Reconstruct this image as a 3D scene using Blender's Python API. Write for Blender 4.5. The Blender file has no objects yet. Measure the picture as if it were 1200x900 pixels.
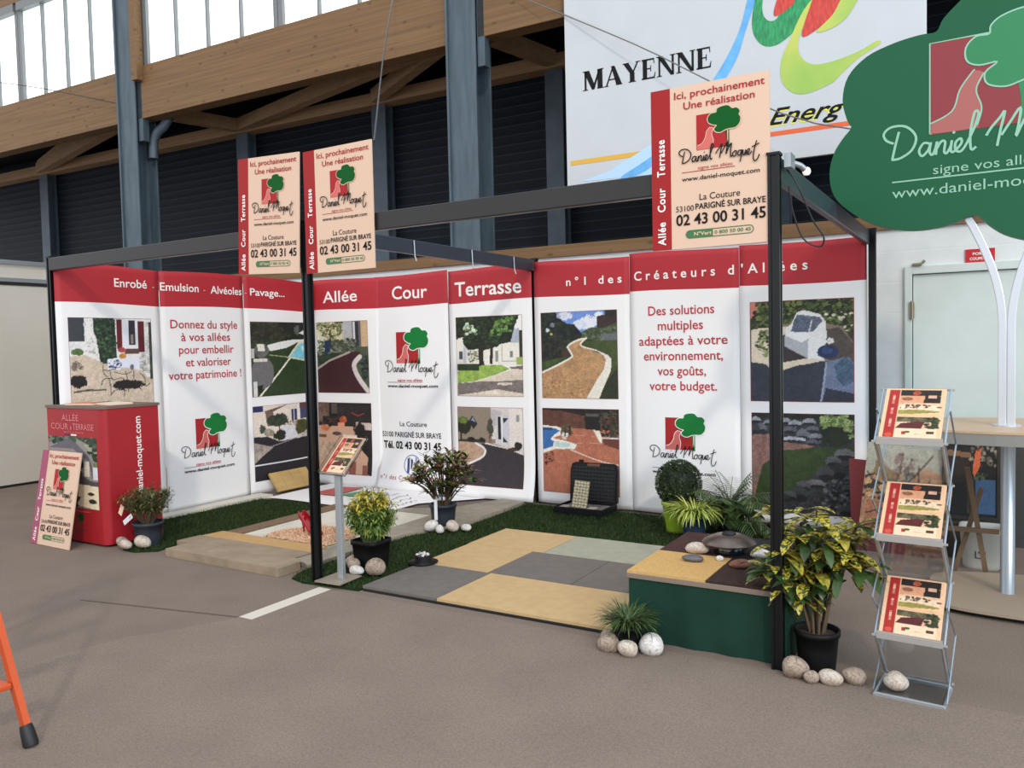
import bpy, math, random
import numpy as np
from mathutils import Vector, Matrix
from mathutils.geometry import tessellate_polygon

SC = bpy.context.scene
COL = SC.collection
random.seed(7)
PI = math.pi

# ------------------------------------------------------------------ camera
CAM_POS = Vector((6.8849, -3.8957, 1.5428))
YAW, PITCH, ROLL, FPX = -0.541382, -0.045753, -0.022938, 947.3
cy_, sy_ = math.cos(YAW), math.sin(YAW)
cp_, sp_ = math.cos(PITCH), math.sin(PITCH)
fw = Vector((sy_*cp_, cy_*cp_, sp_))
r0 = Vector((cy_, -sy_, 0))
u0 = r0.cross(fw)
rt = r0*math.cos(ROLL) + u0*math.sin(ROLL)
up = u0*math.cos(ROLL) - r0*math.sin(ROLL)
cam = bpy.data.cameras.new('camera')
cam.sensor_width = 36.0
cam.lens = FPX/1200*36.0
cam.clip_end = 200
cam_ob = bpy.data.objects.new('camera', cam)
M = Matrix((rt, up, -fw)).transposed().to_4x4()
M.translation = CAM_POS
cam_ob.matrix_world = M
COL.objects.link(cam_ob)
SC.camera = cam_ob

# ------------------------------------------------------------------ light
SC.view_settings.view_transform = 'Standard'
SC.view_settings.look = 'None'
SC.view_settings.gamma = 1.0
SC.view_settings.use_curve_mapping = False
SC.view_settings.exposure = 0.40
w = bpy.data.worlds.new('daylight')
SC.world = w
w.use_nodes = True
wn, wl = w.node_tree.nodes, w.node_tree.links
bg = wn['Background']
geo = wn.new('ShaderNodeTexCoord'); sep = wn.new('ShaderNodeSeparateXYZ'); cr = wn.new('ShaderNodeValToRGB')
wl.new(geo.outputs['Generated'], sep.inputs[0]); wl.new(sep.outputs['Z'], cr.inputs[0]); wl.new(cr.outputs[0], bg.inputs['Color'])
cr.color_ramp.elements[0].position = 0.0; cr.color_ramp.elements[0].color = (0.84, 0.86, 0.90, 1)
cr.color_ramp.elements[1].position = 0.65; cr.color_ramp.elements[1].color = (0.80, 0.87, 0.96, 1)
bg.inputs['Strength'].default_value = 1.10
sun = bpy.data.lights.new('sun', 'SUN')
sun.energy = 0.8
sun.color = (1.0, 0.89, 0.76)
sun.angle = math.radians(3.2)
sun_ob = bpy.data.objects.new('sun', sun)
sun_ob.rotation_euler = Vector((-0.78, 1.0, -0.85)).to_track_quat('-Z', 'Y').to_euler()
sun_ob.location = (9, -6, 8)
COL.objects.link(sun_ob)
# added cool fill light, unseen at the right, brightening the left banners
al = bpy.data.lights.new('cool_fill_light', 'AREA')
al.shape = 'RECTANGLE'; al.size = 9; al.size_y = 3; al.energy = 450; al.color = (0.66, 0.82, 1.0)
al_ob = bpy.data.objects.new('cool_fill_light', al)
al_ob.location = (13.5, -4.5, 4.5)
al_ob.rotation_euler = (Vector((0, 1.8, 1.2)) - al_ob.location).to_track_quat('-Z', 'Y').to_euler()
COL.objects.link(al_ob)

# ------------------------------------------------------------------ helpers
def lin(c):
    c = c/255.0
    return c/12.92 if c <= 0.04045 else ((c+0.055)/1.055)**2.4
def L3(c):
    return (lin(c[0]), lin(c[1]), lin(c[2]))
MATS = {}
def mat(name, rgb, rough=0.6, metal=0.0, var=0.0, scale=20.0, bump=0.0, bscale=None, emit=0.0, spec=0.5, rgb2=None, stretch=None, detail=4.0):
    if name in MATS: return MATS[name]
    m = bpy.data.materials.new(name); m.use_nodes = True
    n, l = m.node_tree.nodes, m.node_tree.links
    b = n['Principled BSDF']
    c = L3(rgb)
    b.inputs['Base Color'].default_value = (*c, 1)
    b.inputs['Roughness'].default_value = rough
    b.inputs['Metallic'].default_value = metal
    b.inputs['Specular IOR Level'].default_value = spec
    if var or bump or rgb2:
        tc = n.new('ShaderNodeTexCoord'); mp = n.new('ShaderNodeMapping'); nz = n.new('ShaderNodeTexNoise')
        l.new(tc.outputs['Object'], mp.inputs[0]); l.new(mp.outputs[0], nz.inputs['Vector'])
        if stretch: mp.inputs['Scale'].default_value = stretch
        nz.inputs['Scale'].default_value = scale; nz.inputs['Detail'].default_value = detail
        if var or rgb2:
            rp = n.new('ShaderNodeValToRGB')
            c2 = L3(rgb2) if rgb2 else tuple(min(1, x*(1+var)) for x in c)
            c1 = c if rgb2 else tuple(x*(1-var) for x in c)
            rp.color_ramp.elements[0].position = 0.35; rp.color_ramp.elements[0].color = (*c1, 1)
            rp.color_ramp.elements[1].position = 0.65; rp.color_ramp.elements[1].color = (*c2, 1)
            l.new(nz.outputs['Fac'], rp.inputs[0]); l.new(rp.outputs[0], b.inputs['Base Color'])
        if bump:
            n2 = nz
            if bscale:
                n2 = n.new('ShaderNodeTexNoise'); n2.inputs['Scale'].default_value = bscale; n2.inputs['Detail'].default_value = detail
                l.new(mp.outputs[0], n2.inputs['Vector'])
            bp = n.new('ShaderNodeBump'); bp.inputs['Strength'].default_value = bump; bp.inputs['Distance'].default_value = 0.02
            l.new(n2.outputs['Fac'], bp.inputs['Height']); l.new(bp.outputs[0], b.inputs['Normal'])
    if emit:
        b.inputs['Emission Color'].default_value = (*c, 1); b.inputs['Emission Strength'].default_value = emit
    MATS[name] = m
    return m

class MB:
    """collects geometry for one mesh object, in world coordinates unless told otherwise"""
    def __init__(s): s.v = []; s.f = []; s.mi = []; s.sm = []
    def add(s, vs, fs, mi=0, smooth=False):
        o = len(s.v); s.v += [Vector(v) for v in vs]
        for f in fs:
            s.f.append([o+i for i in f]); s.mi.append(mi); s.sm.append(smooth)
    def box(s, x0, x1, y0, y1, z0, z1, mi=0, T=None):
        v = [Vector((x, y, z)) for z in (z0, z1) for y in (y0, y1) for x in (x0, x1)]
        if T: v = [T @ p for p in v]
        s.add(v, [(0, 2, 3, 1), (4, 5, 7, 6), (0, 1, 5, 4), (2, 6, 7, 3), (0, 4, 6, 2), (1, 3, 7, 5)], mi)
    def quad(s, a, b, c, d, mi=0): s.add([a, b, c, d], [(0, 1, 2, 3)], mi)
    def tube(s, pts, r, n=10, mi=0, cap=True, smooth=True):
        pts = [Vector(p) for p in pts]; N = len(pts)
        rs = r if isinstance(r, (list, tuple)) else [r]*N
        t0 = (pts[1]-pts[0]).normalized()
        a = t0.orthogonal().normalized(); rings = []
        for i, p in enumerate(pts):
            t = (pts[min(i+1, N-1)]-pts[max(i-1, 0)]).normalized()
            a = (a - t*a.dot(t)).normalized(); b = t.cross(a)
            rings.append([p + (a*math.cos(2*PI*k/n)+b*math.sin(2*PI*k/n))*rs[i] for k in range(n)])
        vs = [v for r_ in rings for v in r_]
        fs = [(i*n+k, i*n+(k+1) % n, (i+1)*n+(k+1) % n, (i+1)*n+k) for i in range(N-1) for k in range(n)]
        s.add(vs, fs, mi, smooth)
        if cap: s.add(rings[0], [tuple(range(n))[::-1]], mi); s.add(rings[-1], [tuple(range(n))], mi)
    def lathe(s, prof, c=(0, 0, 0), n=24, mi=0, smooth=True, sq=None):
        vs = []; c = Vector(c)
        for r, z in prof:
            for k in range(n):
                a = 2*PI*k/n; ca, sa = math.cos(a), math.sin(a)
                if sq:
                    q = (abs(ca)**sq+abs(sa)**sq)**(-1/sq); ca *= q; sa *= q
                vs.append(c+Vector((r*ca, r*sa, z)))
        P = len(prof)
        fs = [(i*n+k, i*n+(k+1) % n, (i+1)*n+(k+1) % n, (i+1)*n+k) for i in range(P-1) for k in range(n)]
        s.add(vs, fs, mi, smooth)
        if prof[0][0] > 1e-4: s.add(vs[:n], [tuple(range(n))[::-1]], mi)
        if prof[-1][0] > 1e-4: s.add(vs[-n:], [tuple(range(n))], mi)
    def poly(s, pts, mi=0):
        pts = [Vector(p) for p in pts]
        for t in tessellate_polygon([pts]): s.add([pts[i] for i in t], [(0, 1, 2)], mi)
    def prism(s, pts, d, mi=0, side=None):
        pts = [Vector(p) for p in pts]; d = Vector(d); n = len(pts)
        tr = [tuple(t) for t in tessellate_polygon([pts])]
        nn = Vector((0, 0, 0))
        for i in range(n): nn += pts[i].cross(pts[(i+1) % n])
        flip = nn.dot(d) > 0
        for t in tr:
            q = [pts[i] for i in t]
            tn = (q[1]-q[0]).cross(q[2]-q[0])
            if tn.dot(d) > 0: q = q[::-1]
            s.add(q, [(0, 1, 2)], mi); s.add([x+d for x in q[::-1]], [(0, 1, 2)], mi)
        for i in range(n):
            a, b = pts[i], pts[(i+1) % n]
            q = [a, b, b+d, a+d] if flip else [b, a, a+d, b+d]
            s.add(q, [(0, 1, 2, 3)], mi if side is None else side)
    def grid(s, fn, nu, nv, mi=0, smooth=True, mfn=None, closed=False):
        vs = [fn(i/nu, j/nv) for j in range(nv+1) for i in range(nu+1)]
        if mfn is None:
            s.add(vs, [(j*(nu+1)+i, j*(nu+1)+i+1, (j+1)*(nu+1)+i+1, (j+1)*(nu+1)+i) for j in range(nv) for i in range(nu)], mi, smooth)
        else:
            o = len(s.v); s.v += [Vector(v) for v in vs]
            for j in range(nv):
                for i in range(nu):
                    s.f.append([o+j*(nu+1)+i, o+j*(nu+1)+i+1, o+(j+1)*(nu+1)+i+1, o+(j+1)*(nu+1)+i])
                    s.mi.append(mfn((i+.5)/nu, (j+.5)/nv)); s.sm.append(smooth)
    def rock(s, c, rx, ry, rz, seed=0, mi=0, n=18, amp=0.16, rot=0.0):
        rd = random.Random(seed); c = Vector(c)
        ks = [(Vector((rd.uniform(-1, 1), rd.uniform(-1, 1), rd.uniform(-1, 1)))*rd.uniform(1.2, 3.2), rd.uniform(0, 6), rd.uniform(.3, 1)) for _ in range(7)]
        vs = []; m = n//2
        R = Matrix.Rotation(rot, 3, 'Z')
        for j in range(m+1):
            th = PI*j/m
            for k in range(n):
                ph = 2*PI*k/n
                d = Vector((math.sin(th)*math.cos(ph), math.sin(th)*math.sin(ph), math.cos(th)))
                f = 1+amp*sum(a*math.sin(q.dot(d)+p) for q, p, a in ks)/2.2
                z = d.z*rz*f
                vs.append(c+R @ Vector((d.x*rx*f, d.y*ry*f, max(z, -rz*.82))))
        fs = [((j+1)*n+k, (j+1)*n+(k+1) % n, j*n+(k+1) % n, j*n+k) for j in range(m) for k in range(n)]
        s.add(vs, fs, mi, True)
    def leaf(s, base, d, up_, ln, wd, bend=0.3, mi=0, seg=4, fold=0.15, tip=0.0):
        d = Vector(d).normalized(); up_ = Vector(up_)
        sd = d.cross(up_)
        if sd.length < 1e-3: sd = d.orthogonal()
        sd.normalize(); nn = sd.cross(d).normalized()
        vs = []; p = Vector(base); cur = d.copy()
        for i in range(seg+1):
            t = i/seg
            wv = wd*0.5*math.sin(PI*min(1, (t*0.93+0.05)))**0.8*(1-tip*t)
            if i == seg: wv = wd*0.02
            vs += [p-sd*wv+nn*fold*wv, p.copy(), p+sd*wv+nn*fold*wv]
            if i < seg:
                p = p+cur*(ln/seg)
                cur = (cur-nn*bend/seg).normalized(); nn = sd.cross(cur).normalized()
        fs = []
        for i in range(seg):
            a = i*3; fs += [(a, a+1, a+4, a+3), (a+1, a+2, a+5, a+4)]
        s.add(vs, fs, mi, True)
    def build(s, name, mats, parent=None, at=None, local=False, bevel=0.0, bseg=2):
        me = bpy.data.meshes.new(name)
        off = Vector((0, 0, 0))
        if not local:
            if parent is not None: off = base_of(parent)
            elif at is not None: off = Vector(at)
        me.from_pydata([tuple(v-off) for v in s.v], [], s.f)
        if not isinstance(mats, (list, tuple)): mats = [mats]
        for m in mats: me.materials.append(m)
        me.polygons.foreach_set('material_index', s.mi)
        me.polygons.foreach_set('use_smooth', s.sm)
        me.update()
        o = bpy.data.objects.new(name, me)
        COL.objects.link(o)
        if parent is not None: o.parent = parent
        elif at is not None: o.location = at
        if bevel:
            md = o.modifiers.new('bevel', 'BEVEL'); md.width = bevel; md.segments = bseg; md.limit_method = 'ANGLE'; md.angle_limit = math.radians(40)
        return o
BASES = {}
def base_of(o):
    p = o
    while p.parent is not None: p = p.parent
    return Vector(BASES.get(p.name, tuple(p.location)))
def thing(name, label, cat, loc=(0, 0, 0), rotz=0.0, group=None):
    o = bpy.data.objects.new(name, None); COL.objects.link(o)
    o.empty_display_size = 0.1
    o.location = loc; o.rotation_euler = (0, 0, rotz)
    return tag(o, label, cat, group)
def tag(o, label, cat, group=None):
    o['label'] = label; o['category'] = cat
    if group: o['group'] = group
    return o
def struct(o, label=None):
    o['kind'] = 'structure'
    if label: o['label'] = label
    return o
def copy_tree(o, parent=None):
    c = o.copy(); COL.objects.link(c); c.parent = parent
    for ch in list(o.children): copy_tree(ch, c)
    return c
def smooth_pts(pts, n=6, closed=False):
    pts = [Vector((*p, 0)) if len(p) == 2 else Vector(p) for p in pts]; N = len(pts); out = []
    for i in range(N if closed else N-1):
        if closed: p0, p1, p2, p3 = pts[i-1], pts[i], pts[(i+1) % N], pts[(i+2) % N]
        else: p0, p1, p2, p3 = pts[max(i-1, 0)], pts[i], pts[i+1], pts[min(i+2, N-1)]
        for k in range(n):
            t = k/n
            out.append(0.5*((2*p1)+(p2-p0)*t+(2*p0-5*p1+4*p2-p3)*t*t+(3*p1-p0-3*p2+p3)*t**3))
    if not closed: out.append(pts[-1])
    return out

# ------------------------------------------------------------------ printed lettering
TXT = {}
def text2d(s_, shear=0.0, bold=0.0, spacing=1.0):
    k = (s_, shear, bold, spacing)
    if k in TXT: return TXT[k]
    cu = bpy.data.curves.new('lettering', 'FONT')
    cu.body = s_; cu.size = 1; cu.shear = shear; cu.offset = bold; cu.space_character = spacing; cu.resolution_u = 3
    cu.fill_mode = 'FRONT'
    ob = bpy.data.objects.new('lettering', cu)
    me = bpy.data.meshes.new_from_object(ob)
    vs = [(v.co.x, v.co.y) for v in me.vertices]; fs = [tuple(p.vertices) for p in me.polygons]
    bpy.data.objects.remove(ob); bpy.data.curves.remove(cu); bpy.data.meshes.remove(me)
    TXT[k] = (vs, fs)
    return TXT[k]
CAPH = max(v[1] for v in text2d('H')[0])
class Frame:
    """flat frame on a printed face: x right, y up, lift off the face; disp = shape of the face"""
    def __init__(s, o, ux, uy, disp=None):
        s.o = Vector(o); s.ux = Vector(ux); s.uy = Vector(uy); s.n = s.ux.cross(s.uy).normalized(); s.disp = disp
    def __call__(s, x, y, lift=0.0):
        return s.o+s.ux*x+s.uy*y+s.n*(lift+(s.disp(x, y) if s.disp else 0.0))
def put_text(mb, fr, s_, x0, x1, y, h, mi=0, lift=0.003, shear=0.0, bold=0.0, spacing=1.0, rot=False):
    """fit the string between x0 and x1 on baseline y with cap height h (rot: reading upwards, x and y swapped)"""
    vs, fs = text2d(s_, shear, bold, spacing)
    a = min(v[0] for v in vs); b = max(v[0] for v in vs)
    sx = (x1-x0)/(b-a); sy = h/CAPH
    if rot: P = [fr(y-v[1]*sy, x0+(v[0]-a)*sx, lift) for v in vs]
    else: P = [fr(x0+(v[0]-a)*sx, y+v[1]*sy, lift) for v in vs]
    mb.add(P, fs, mi)
def put_stroke(mb, fr, pts, wd, mi=0, lift=0.003, n=5, smooth=True, closed=False):
    q = smooth_pts(pts, n, closed) if smooth else [Vector((*p, 0)) for p in pts]
    if closed: q.append(q[0])
    N = len(q); vs = []
    for i in range(N):
        t = q[min(i+1, N-1)]-q[max(i-1, 0)]
        if t.length < 1e-9: t = Vector((1, 0, 0))
        t.normalize(); s2 = Vector((-t.y, t.x, 0))*wd*0.5
        a, b = q[i]+s2, q[i]-s2
        l2 = lift+i*2.5e-6
        vs += [fr(a.x, a.y, l2), fr(b.x, b.y, l2)]
    mb.add(vs, [(2*i+1, 2*i+3, 2*i+2, 2*i) for i in range(N-1)], mi)
def put_poly(mb, fr, pts, mi=0, lift=0.002):
    P = [Vector((p[0], p[1], 0)) for p in pts]
    todo = [[P[i] for i in t] for t in tessellate_polygon([P])]
    while todo:
        q = todo.pop()
        e = [(q[(i+1) % 3]-q[i]).length for i in range(3)]
        if fr.disp and max(e) > .05:      # follow the curve of the cloth
            i = e.index(max(e)); a, b, c = q[i], q[(i+1) % 3], q[(i+2) % 3]; m = (a+b)/2
            todo += [[a, m, c], [m, b, c]]; continue
        if (q[1]-q[0]).cross(q[2]-q[0]).z < 0: q = q[::-1]
        mb.add([fr(p.x, p.y, lift) for p in q], [(0, 1, 2)], mi)
def rectp(x0, y0, x1, y1): return [(x0, y0), (x1, y0), (x1, y1), (x0, y1)]
SCRIPT = [
 [(.5, 1.2), (0, 1.5), (-.15, 2.0), (.35, 2.4), (1.3, 2.3), (1.95, 1.5), (1.7, .6), (.95, .1), (.35, .05)], [(.85, 2.0), (.6, 1.0), (.4, .05)],
 [(2.85, .85), (2.45, .95), (2.15, .45), (2.35, .05), (2.75, .45), (2.9, .95), (2.82, .3), (3.0, .05), (3.2, .5), (3.3, .95), (3.22, .02)],
 [(3.25, .4), (3.55, .9), (3.8, .85), (3.74, .2), (3.9, .05), (4.15, .5), (4.22, .9), (4.15, .2), (4.35, .1), (4.8, .6), (4.75, .95), (4.45, .7), (4.45, .2), (4.75, .05), (5.1, .5), (5.6, 1.6), (5.85, 2.5), (5.6, 2.6), (5.35, 1.2), (5.4, .1), (5.7, .25)],
 [(4.3, 1.35), (4.38, 1.5)],
 [(6.3, .9), (6.6, 1.4), (7.1, 2.0), (7.4, 2.4), (7.15, 1.2), (6.95, .1)], [(7.2, .8), (7.7, 1.6), (8.3, 2.5), (8.2, 1.4), (8.05, .6), (8.5, 1.6), (9.0, 2.3), (8.85, 1.2), (8.85, .1), (9.1, .2)],
 [(9.6, .95), (9.2, .6), (9.25, .1), (9.65, .1), (9.8, .7), (9.55, .95), (9.95, .75)], [(10.6, .85), (10.2, .85), (10.05, .3), (10.3, .05), (10.6, .5), (10.75, .95), (10.6, -.2), (10.4, -1.0)],
 [(10.95, .9), (10.9, .2), (11.15, .05), (11.4, .85), (11.4, .2), (11.6, .1), (11.95, .5), (11.95, .9), (11.65, .75), (11.65, .2), (11.95, .0), (12.4, .5)],
 [(13.2, 2.1), (12.8, .8), (12.6, -.5), (12.8, -1.2), (13.3, -.9), (13.6, -.2)], [(12.4, 1.15), (13.6, 1.6)]]
def put_script(mb, fr, x0, x1, y, mi=0, lift=0.003, wd=None):
    k = (x1-x0)/13.75
    for i, st in enumerate(SCRIPT): put_stroke(mb, fr, [(x0+.15*k+p[0]*k, y+p[1]*k*1.0) for p in st], wd or k*.15, mi, lift+i*2e-4, 4)
CROWN = [(540, 290), (533, 240), (570, 200), (625, 195), (640, 155), (700, 138), (760, 142), (800, 178), (850, 180), (884, 218), (872, 252), (890, 290), (880, 345), (835, 385), (770, 388), (720, 396), (670, 415), (620, 402), (603, 370), (632, 335), (590, 322)]
CROWN = [((x-400)/385, (575-y)/385) for x, y in CROWN]
PATHP = [(410, 575), (410, 528), (460, 508), (500, 450), (515, 385), (550, 345), (592, 362), (574, 420), (592, 490), (580, 575)]
PATHP = [((x-400)/385, (575-y)/385) for x, y in PATHP]
def put_logo(mb, fr, x, y, s_, mi, lift=0.002, crown_mi=None):
    """red square with a pale path and a green tree; mi = indices of (red, pale, green, white)"""
    red, pale, green, white = mi
    T = lambda pts: [(x+p[0]*s_, y+p[1]*s_) for p in pts]
    e = .0006
    put_poly(mb, fr, rectp(x, y, x+.87*s_, y+s_), red, lift)
    put_poly(mb, fr, T([(p.x, p.y) for p in smooth_pts(PATHP, 4)]), pale, lift+e)
    put_stroke(mb, fr, T(PATHP[1:6]), .018*s_, white, lift+2*e); put_stroke(mb, fr, T(PATHP[5:]), .018*s_, white, lift+2*e)
    put_poly(mb, fr, T([(.83, .45), (.95, .45), (.955, -.02), (.86, -.02), (.88, .2)]), green, lift+2*e)
    put_poly(mb, fr, T([(.895, .44), (.925, .44), (.92, .1), (.9, .2)]), white, lift+3*e)
    cr_ = T([(p.x, p.y) for p in smooth_pts(CROWN, 4, True)])
    put_stroke(mb, fr, T(CROWN), .05*s_, white, lift+3*e, 4, True, True)
    put_poly(mb, fr, cr_, green if crown_mi is None else crown_mi, lift+4*e)

# ------------------------------------------------------------------ printed photographs
def vnoise(h, w_, cells, rs):
    g = rs.rand(cells+2, cells+2)
    y = np.linspace(0, cells, h, endpoint=False); x = np.linspace(0, cells, w_, endpoint=False)
    yi = y.astype(int); xi = x.astype(int); fy = (y-yi)[:, None]; fx = (x-xi)[None]
    return (g[yi][:, xi]*(1-fy)*(1-fx)+g[yi+1][:, xi]*fy*(1-fx)+g[yi][:, xi+1]*(1-fy)*fx+g[yi+1][:, xi+1]*fy*fx)
class Pic:
    def __init__(s, bbox, n=(120, 120), base=(128, 128, 128), seed=1):
        s.b = bbox; s.w, s.h = n; s.rs = np.random.RandomState(seed)
        s.a = np.zeros((s.h, s.w, 3)); s.a[:] = base
        X = bbox[0]+(np.arange(s.w)+.5)/s.w*(bbox[2]-bbox[0]); Y = bbox[1]+(np.arange(s.h)+.5)/s.h*(bbox[3]-bbox[1])
        s.X, s.Y = np.meshgrid(X, Y)
        s.grain = s.rs.rand(s.h, s.w); s.n1 = vnoise(s.h, s.w, 24, s.rs); s.n2 = vnoise(s.h, s.w, 9, s.rs)
    def put(s, m, c, var=0.0):
        f = 1+.6*var*(s.grain-.5)+.8*var*(s.n1-.5)
        col = np.array(c, float)[None, None]*f[..., None]
        s.a[m] = col[m]
    def mpoly(s, pts):
        m = np.zeros(s.X.shape, bool); N = len(pts)
        for i in range(N):
            x0, y0 = pts[i]; x1, y1 = pts[(i+1) % N]
            if y0 == y1: continue
            c = ((s.Y < y0) != (s.Y < y1)) & (s.X < (x1-x0)*(s.Y-y0)/(y1-y0)+x0)
            m ^= c
        return m
    def poly(s, pts, c, var=0.08, smooth=False):
        if smooth: pts = [(p.x, p.y) for p in smooth_pts(pts, 5, True)]
        s.put(s.mpoly(pts), c, var)
    def rect(s, x0, y0, x1, y1, c, var=0.08): s.put((s.X >= x0) & (s.X < x1) & (s.Y >= y0) & (s.Y < y1), c, var)
    def blob(s, x, y, rx, ry, c, rough=0.35, var=0.3):
        d = ((s.X-x)/rx)**2+((s.Y-y)/ry)**2
        s.put(d < 1+rough*(s.n1-.5)*2+rough*(s.grain-.5), c, var)
    def line(s, pts, wd, c, var=0.05, smooth=False):
        if smooth: pts = [(p.x, p.y) for p in smooth_pts(pts, 6)]
        for (x0, y0), (x1, y1) in zip(pts, pts[1:]):
            dx, dy = x1-x0, y1-y0; L = dx*dx+dy*dy+1e-9
            t = np.clip(((s.X-x0)*dx+(s.Y-y0)*dy)/L, 0, 1)
            s.put((s.X-x0-t*dx)**2+(s.Y-y0-t*dy)**2 < (wd/2)**2, c, var)
    def leaves(s, pts, cols, n=200, size=10, smooth=False):
        m0 = s.mpoly(pts); ys, xs = np.nonzero(m0)
        if len(ys) == 0: return
        for _ in range(n):
            k = s.rs.randint(len(ys)); x = s.X[ys[k], xs[k]]; y = s.Y[ys[k], xs[k]]
            c = cols[s.rs.randint(len(cols))]
            r = size*(.5+s.rs.rand()); d = ((s.X-x)/r)**2+((s.Y-y)/(r*(.5+s.rs.rand()*.5)))**2
            s.put((d < 1), c, .2)
    def border(s, c=(150, 55, 55), k=1):
        s.a[:k] = c; s.a[-k:] = c; s.a[:, :k] = c; s.a[:, -k:] = c
PRINT = None
def print_mat():
    global PRINT
    if PRINT is None:
        m = bpy.data.materials.new('photo_print'); m.use_nodes = True; n, l = m.node_tree.nodes, m.node_tree.links
        at = n.new('ShaderNodeAttribute'); at.attribute_name = 'print'
        l.new(at.outputs['Color'], n['Principled BSDF'].inputs['Base Color'])
        n['Principled BSDF'].inputs['Roughness'].default_value = 0.55
        PRINT = m
    return PRINT
def put_pic(name, pic, fr, x0, y0, x1, y1, parent, lift=0.002, local=True):
    h, w_ = pic.a.shape[:2]; mb = MB()
    mb.grid(lambda u, v: fr(x0+(x1-x0)*u, y0+(y1-y0)*v, lift), w_-1, h-1, 0, True)
    o = mb.build(name, print_mat(), parent, local=local)
    c = np.clip(pic.a[::-1]*(1+.09*(pic.grain[::-1]-.5)[..., None]), 0, 255)/255.0
    lum = c.mean(2, keepdims=True); k2 = np.clip(.46+(lum-.5)*1.16, .03, .9)
    c = np.clip(k2+(c-lum)*.92, .01, .93)
    c = np.where(c <= .04045, c/12.92, ((c+.055)/1.055)**2.4)
    c4 = np.ones((h*w_, 4), np.float32); c4[:, :3] = c.reshape(-1, 3)
    ca = o.data.color_attributes.new('print', 'FLOAT_COLOR', 'POINT')
    ca.data.foreach_set('color', c4.ravel())
    return o

# ------------------------------------------------------------------ the hall
HA = math.radians(2.0)
HX = Vector((math.cos(HA), math.sin(HA), 0)); HV = Vector((-math.sin(HA), math.cos(HA), 0)); HO = Vector((6, 3.42, 0))
HT = Matrix(((HX.x, HV.x, 0, HO.x), (HX.y, HV.y, 0, HO.y), (0, 0, 1, 0), (0, 0, 0, 1)))
def H(u, v, z): return HO+HX*u+HV*v+Vector((0, 0, z))

m_carpet = mat('carpet', (126, 112, 101), 0.95, var=0.055, scale=2.2, bump=0.35, bscale=420, spec=0.1, detail=8)
n, l = m_carpet.node_tree.nodes, m_carpet.node_tree.links
# fine fibre speckle over the slow tone change
bs = n['Principled BSDF']; src = bs.inputs['Base Color'].links[0].from_socket
nz = n.new('ShaderNodeTexNoise'); nz.inputs['Scale'].default_value = 110; nz.inputs['Detail'].default_value = 6; nz.inputs['Roughness'].default_value = .75
tc = n.new('ShaderNodeTexCoord'); l.new(tc.outputs['Object'], nz.inputs['Vector'])
mx = n.new('ShaderNodeMix'); mx.data_type = 'RGBA'; mx.blend_type = 'OVERLAY'; mx.inputs[0].default_value = 0.75
l.new(src, mx.inputs[6]); l.new(nz.outputs['Fac'], mx.inputs[7]); l.new(mx.outputs[2], bs.inputs['Base Color'])
mb = MB(); mb.box(-16, 16, -9, 9, -0.1, 0.0)
struct(mb.build('floor', m_carpet), 'grey brown carpeted hall floor')
m_seam = mat('carpet_edge', (96, 84, 76), 0.95, spec=0.1)
m_carpet2 = m_carpet.copy(); m_carpet2.name = 'carpet_lighter'
for nd in m_carpet2.node_tree.nodes:
    if nd.type == 'VALTORGB':
        for e in nd.color_ramp.elements: e.color = tuple(c*1.10 for c in e.color[:3])+(1,)

m_blk = mat('painted_block', (214, 217, 214), 0.75, var=0.04, scale=6, spec=0.2)
n, l = m_blk.node_tree.nodes, m_blk.node_tree.links
tc = n.new('ShaderNodeTexCoord'); br = n.new('ShaderNodeTexBrick'); mp = n.new('ShaderNodeMapping')
mp.inputs['Rotation'].default_value = (PI/2, 0, 0)
l.new(tc.outputs['Object'], mp.inputs[0]); l.new(mp.outputs[0], br.inputs['Vector'])
br.inputs['Scale'].default_value = 1.0; br.inputs['Brick Width'].default_value = .5; br.inputs['Row Height'].default_value = .25; br.inputs['Mortar Size'].default_value = .006
br.inputs['Color1'].default_value = br.inputs['Color2'].default_value = (1, 1, 1, 1); br.inputs['Mortar'].default_value = (0, 0, 0, 1)
pz = n.new('ShaderNodeTexNoise'); pz.inputs['Scale'].default_value = 120; l.new(tc.outputs['Object'], pz.inputs['Vector'])
ad = n.new('ShaderNodeMath'); ad.operation = 'MULTIPLY_ADD'; ad.inputs[1].default_value = .35
l.new(pz.outputs['Fac'], ad.inputs[0]); l.new(br.outputs['Color'], ad.inputs[2])
bp = n.new('ShaderNodeBump'); bp.inputs['Strength'].default_value = .35; bp.inputs['Distance'].default_value = .01
l.new(ad.outputs[0], bp.inputs['Height']); l.new(bp.outputs[0], n['Principled BSDF'].inputs['Normal'])

def hobj(mb, name, mats, label=None, bevel=0):
    o = mb.build(name, mats, bevel=bevel); o.matrix_world = HT.copy()
    return struct(o, label)
mb = MB()
mb.box(-13.5, .265, 0, .2, 0, 2.43); mb.box(.265, 1.4, 0, .2, 2.10, 2.43); mb.box(1.4, 4.5, 0, .2, 0, 2.43)
hobj(mb, 'wall_back', m_blk, 'white painted block wall of the hall')
m_glu = mat('glulam', (116, 88, 58), 0.6, var=0.16, scale=3.0, stretch=(.25, 6, 14), bump=.05, spec=.3)
n, l = m_glu.node_tree.nodes, m_glu.node_tree.links
bs = n['Principled BSDF']; src = bs.inputs['Base Color'].links[0].from_socket
tc = n.new('ShaderNodeTexCoord'); mp = n.new('ShaderNodeMapping'); mp.inputs['Scale'].default_value = (4.5, 4.5, 9)
vo = n.new('ShaderNodeTexVoronoi'); vo.inputs['Scale'].default_value = 1.0
l.new(tc.outputs['Object'], mp.inputs[0]); l.new(mp.outputs[0], vo.inputs['Vector'])
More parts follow.
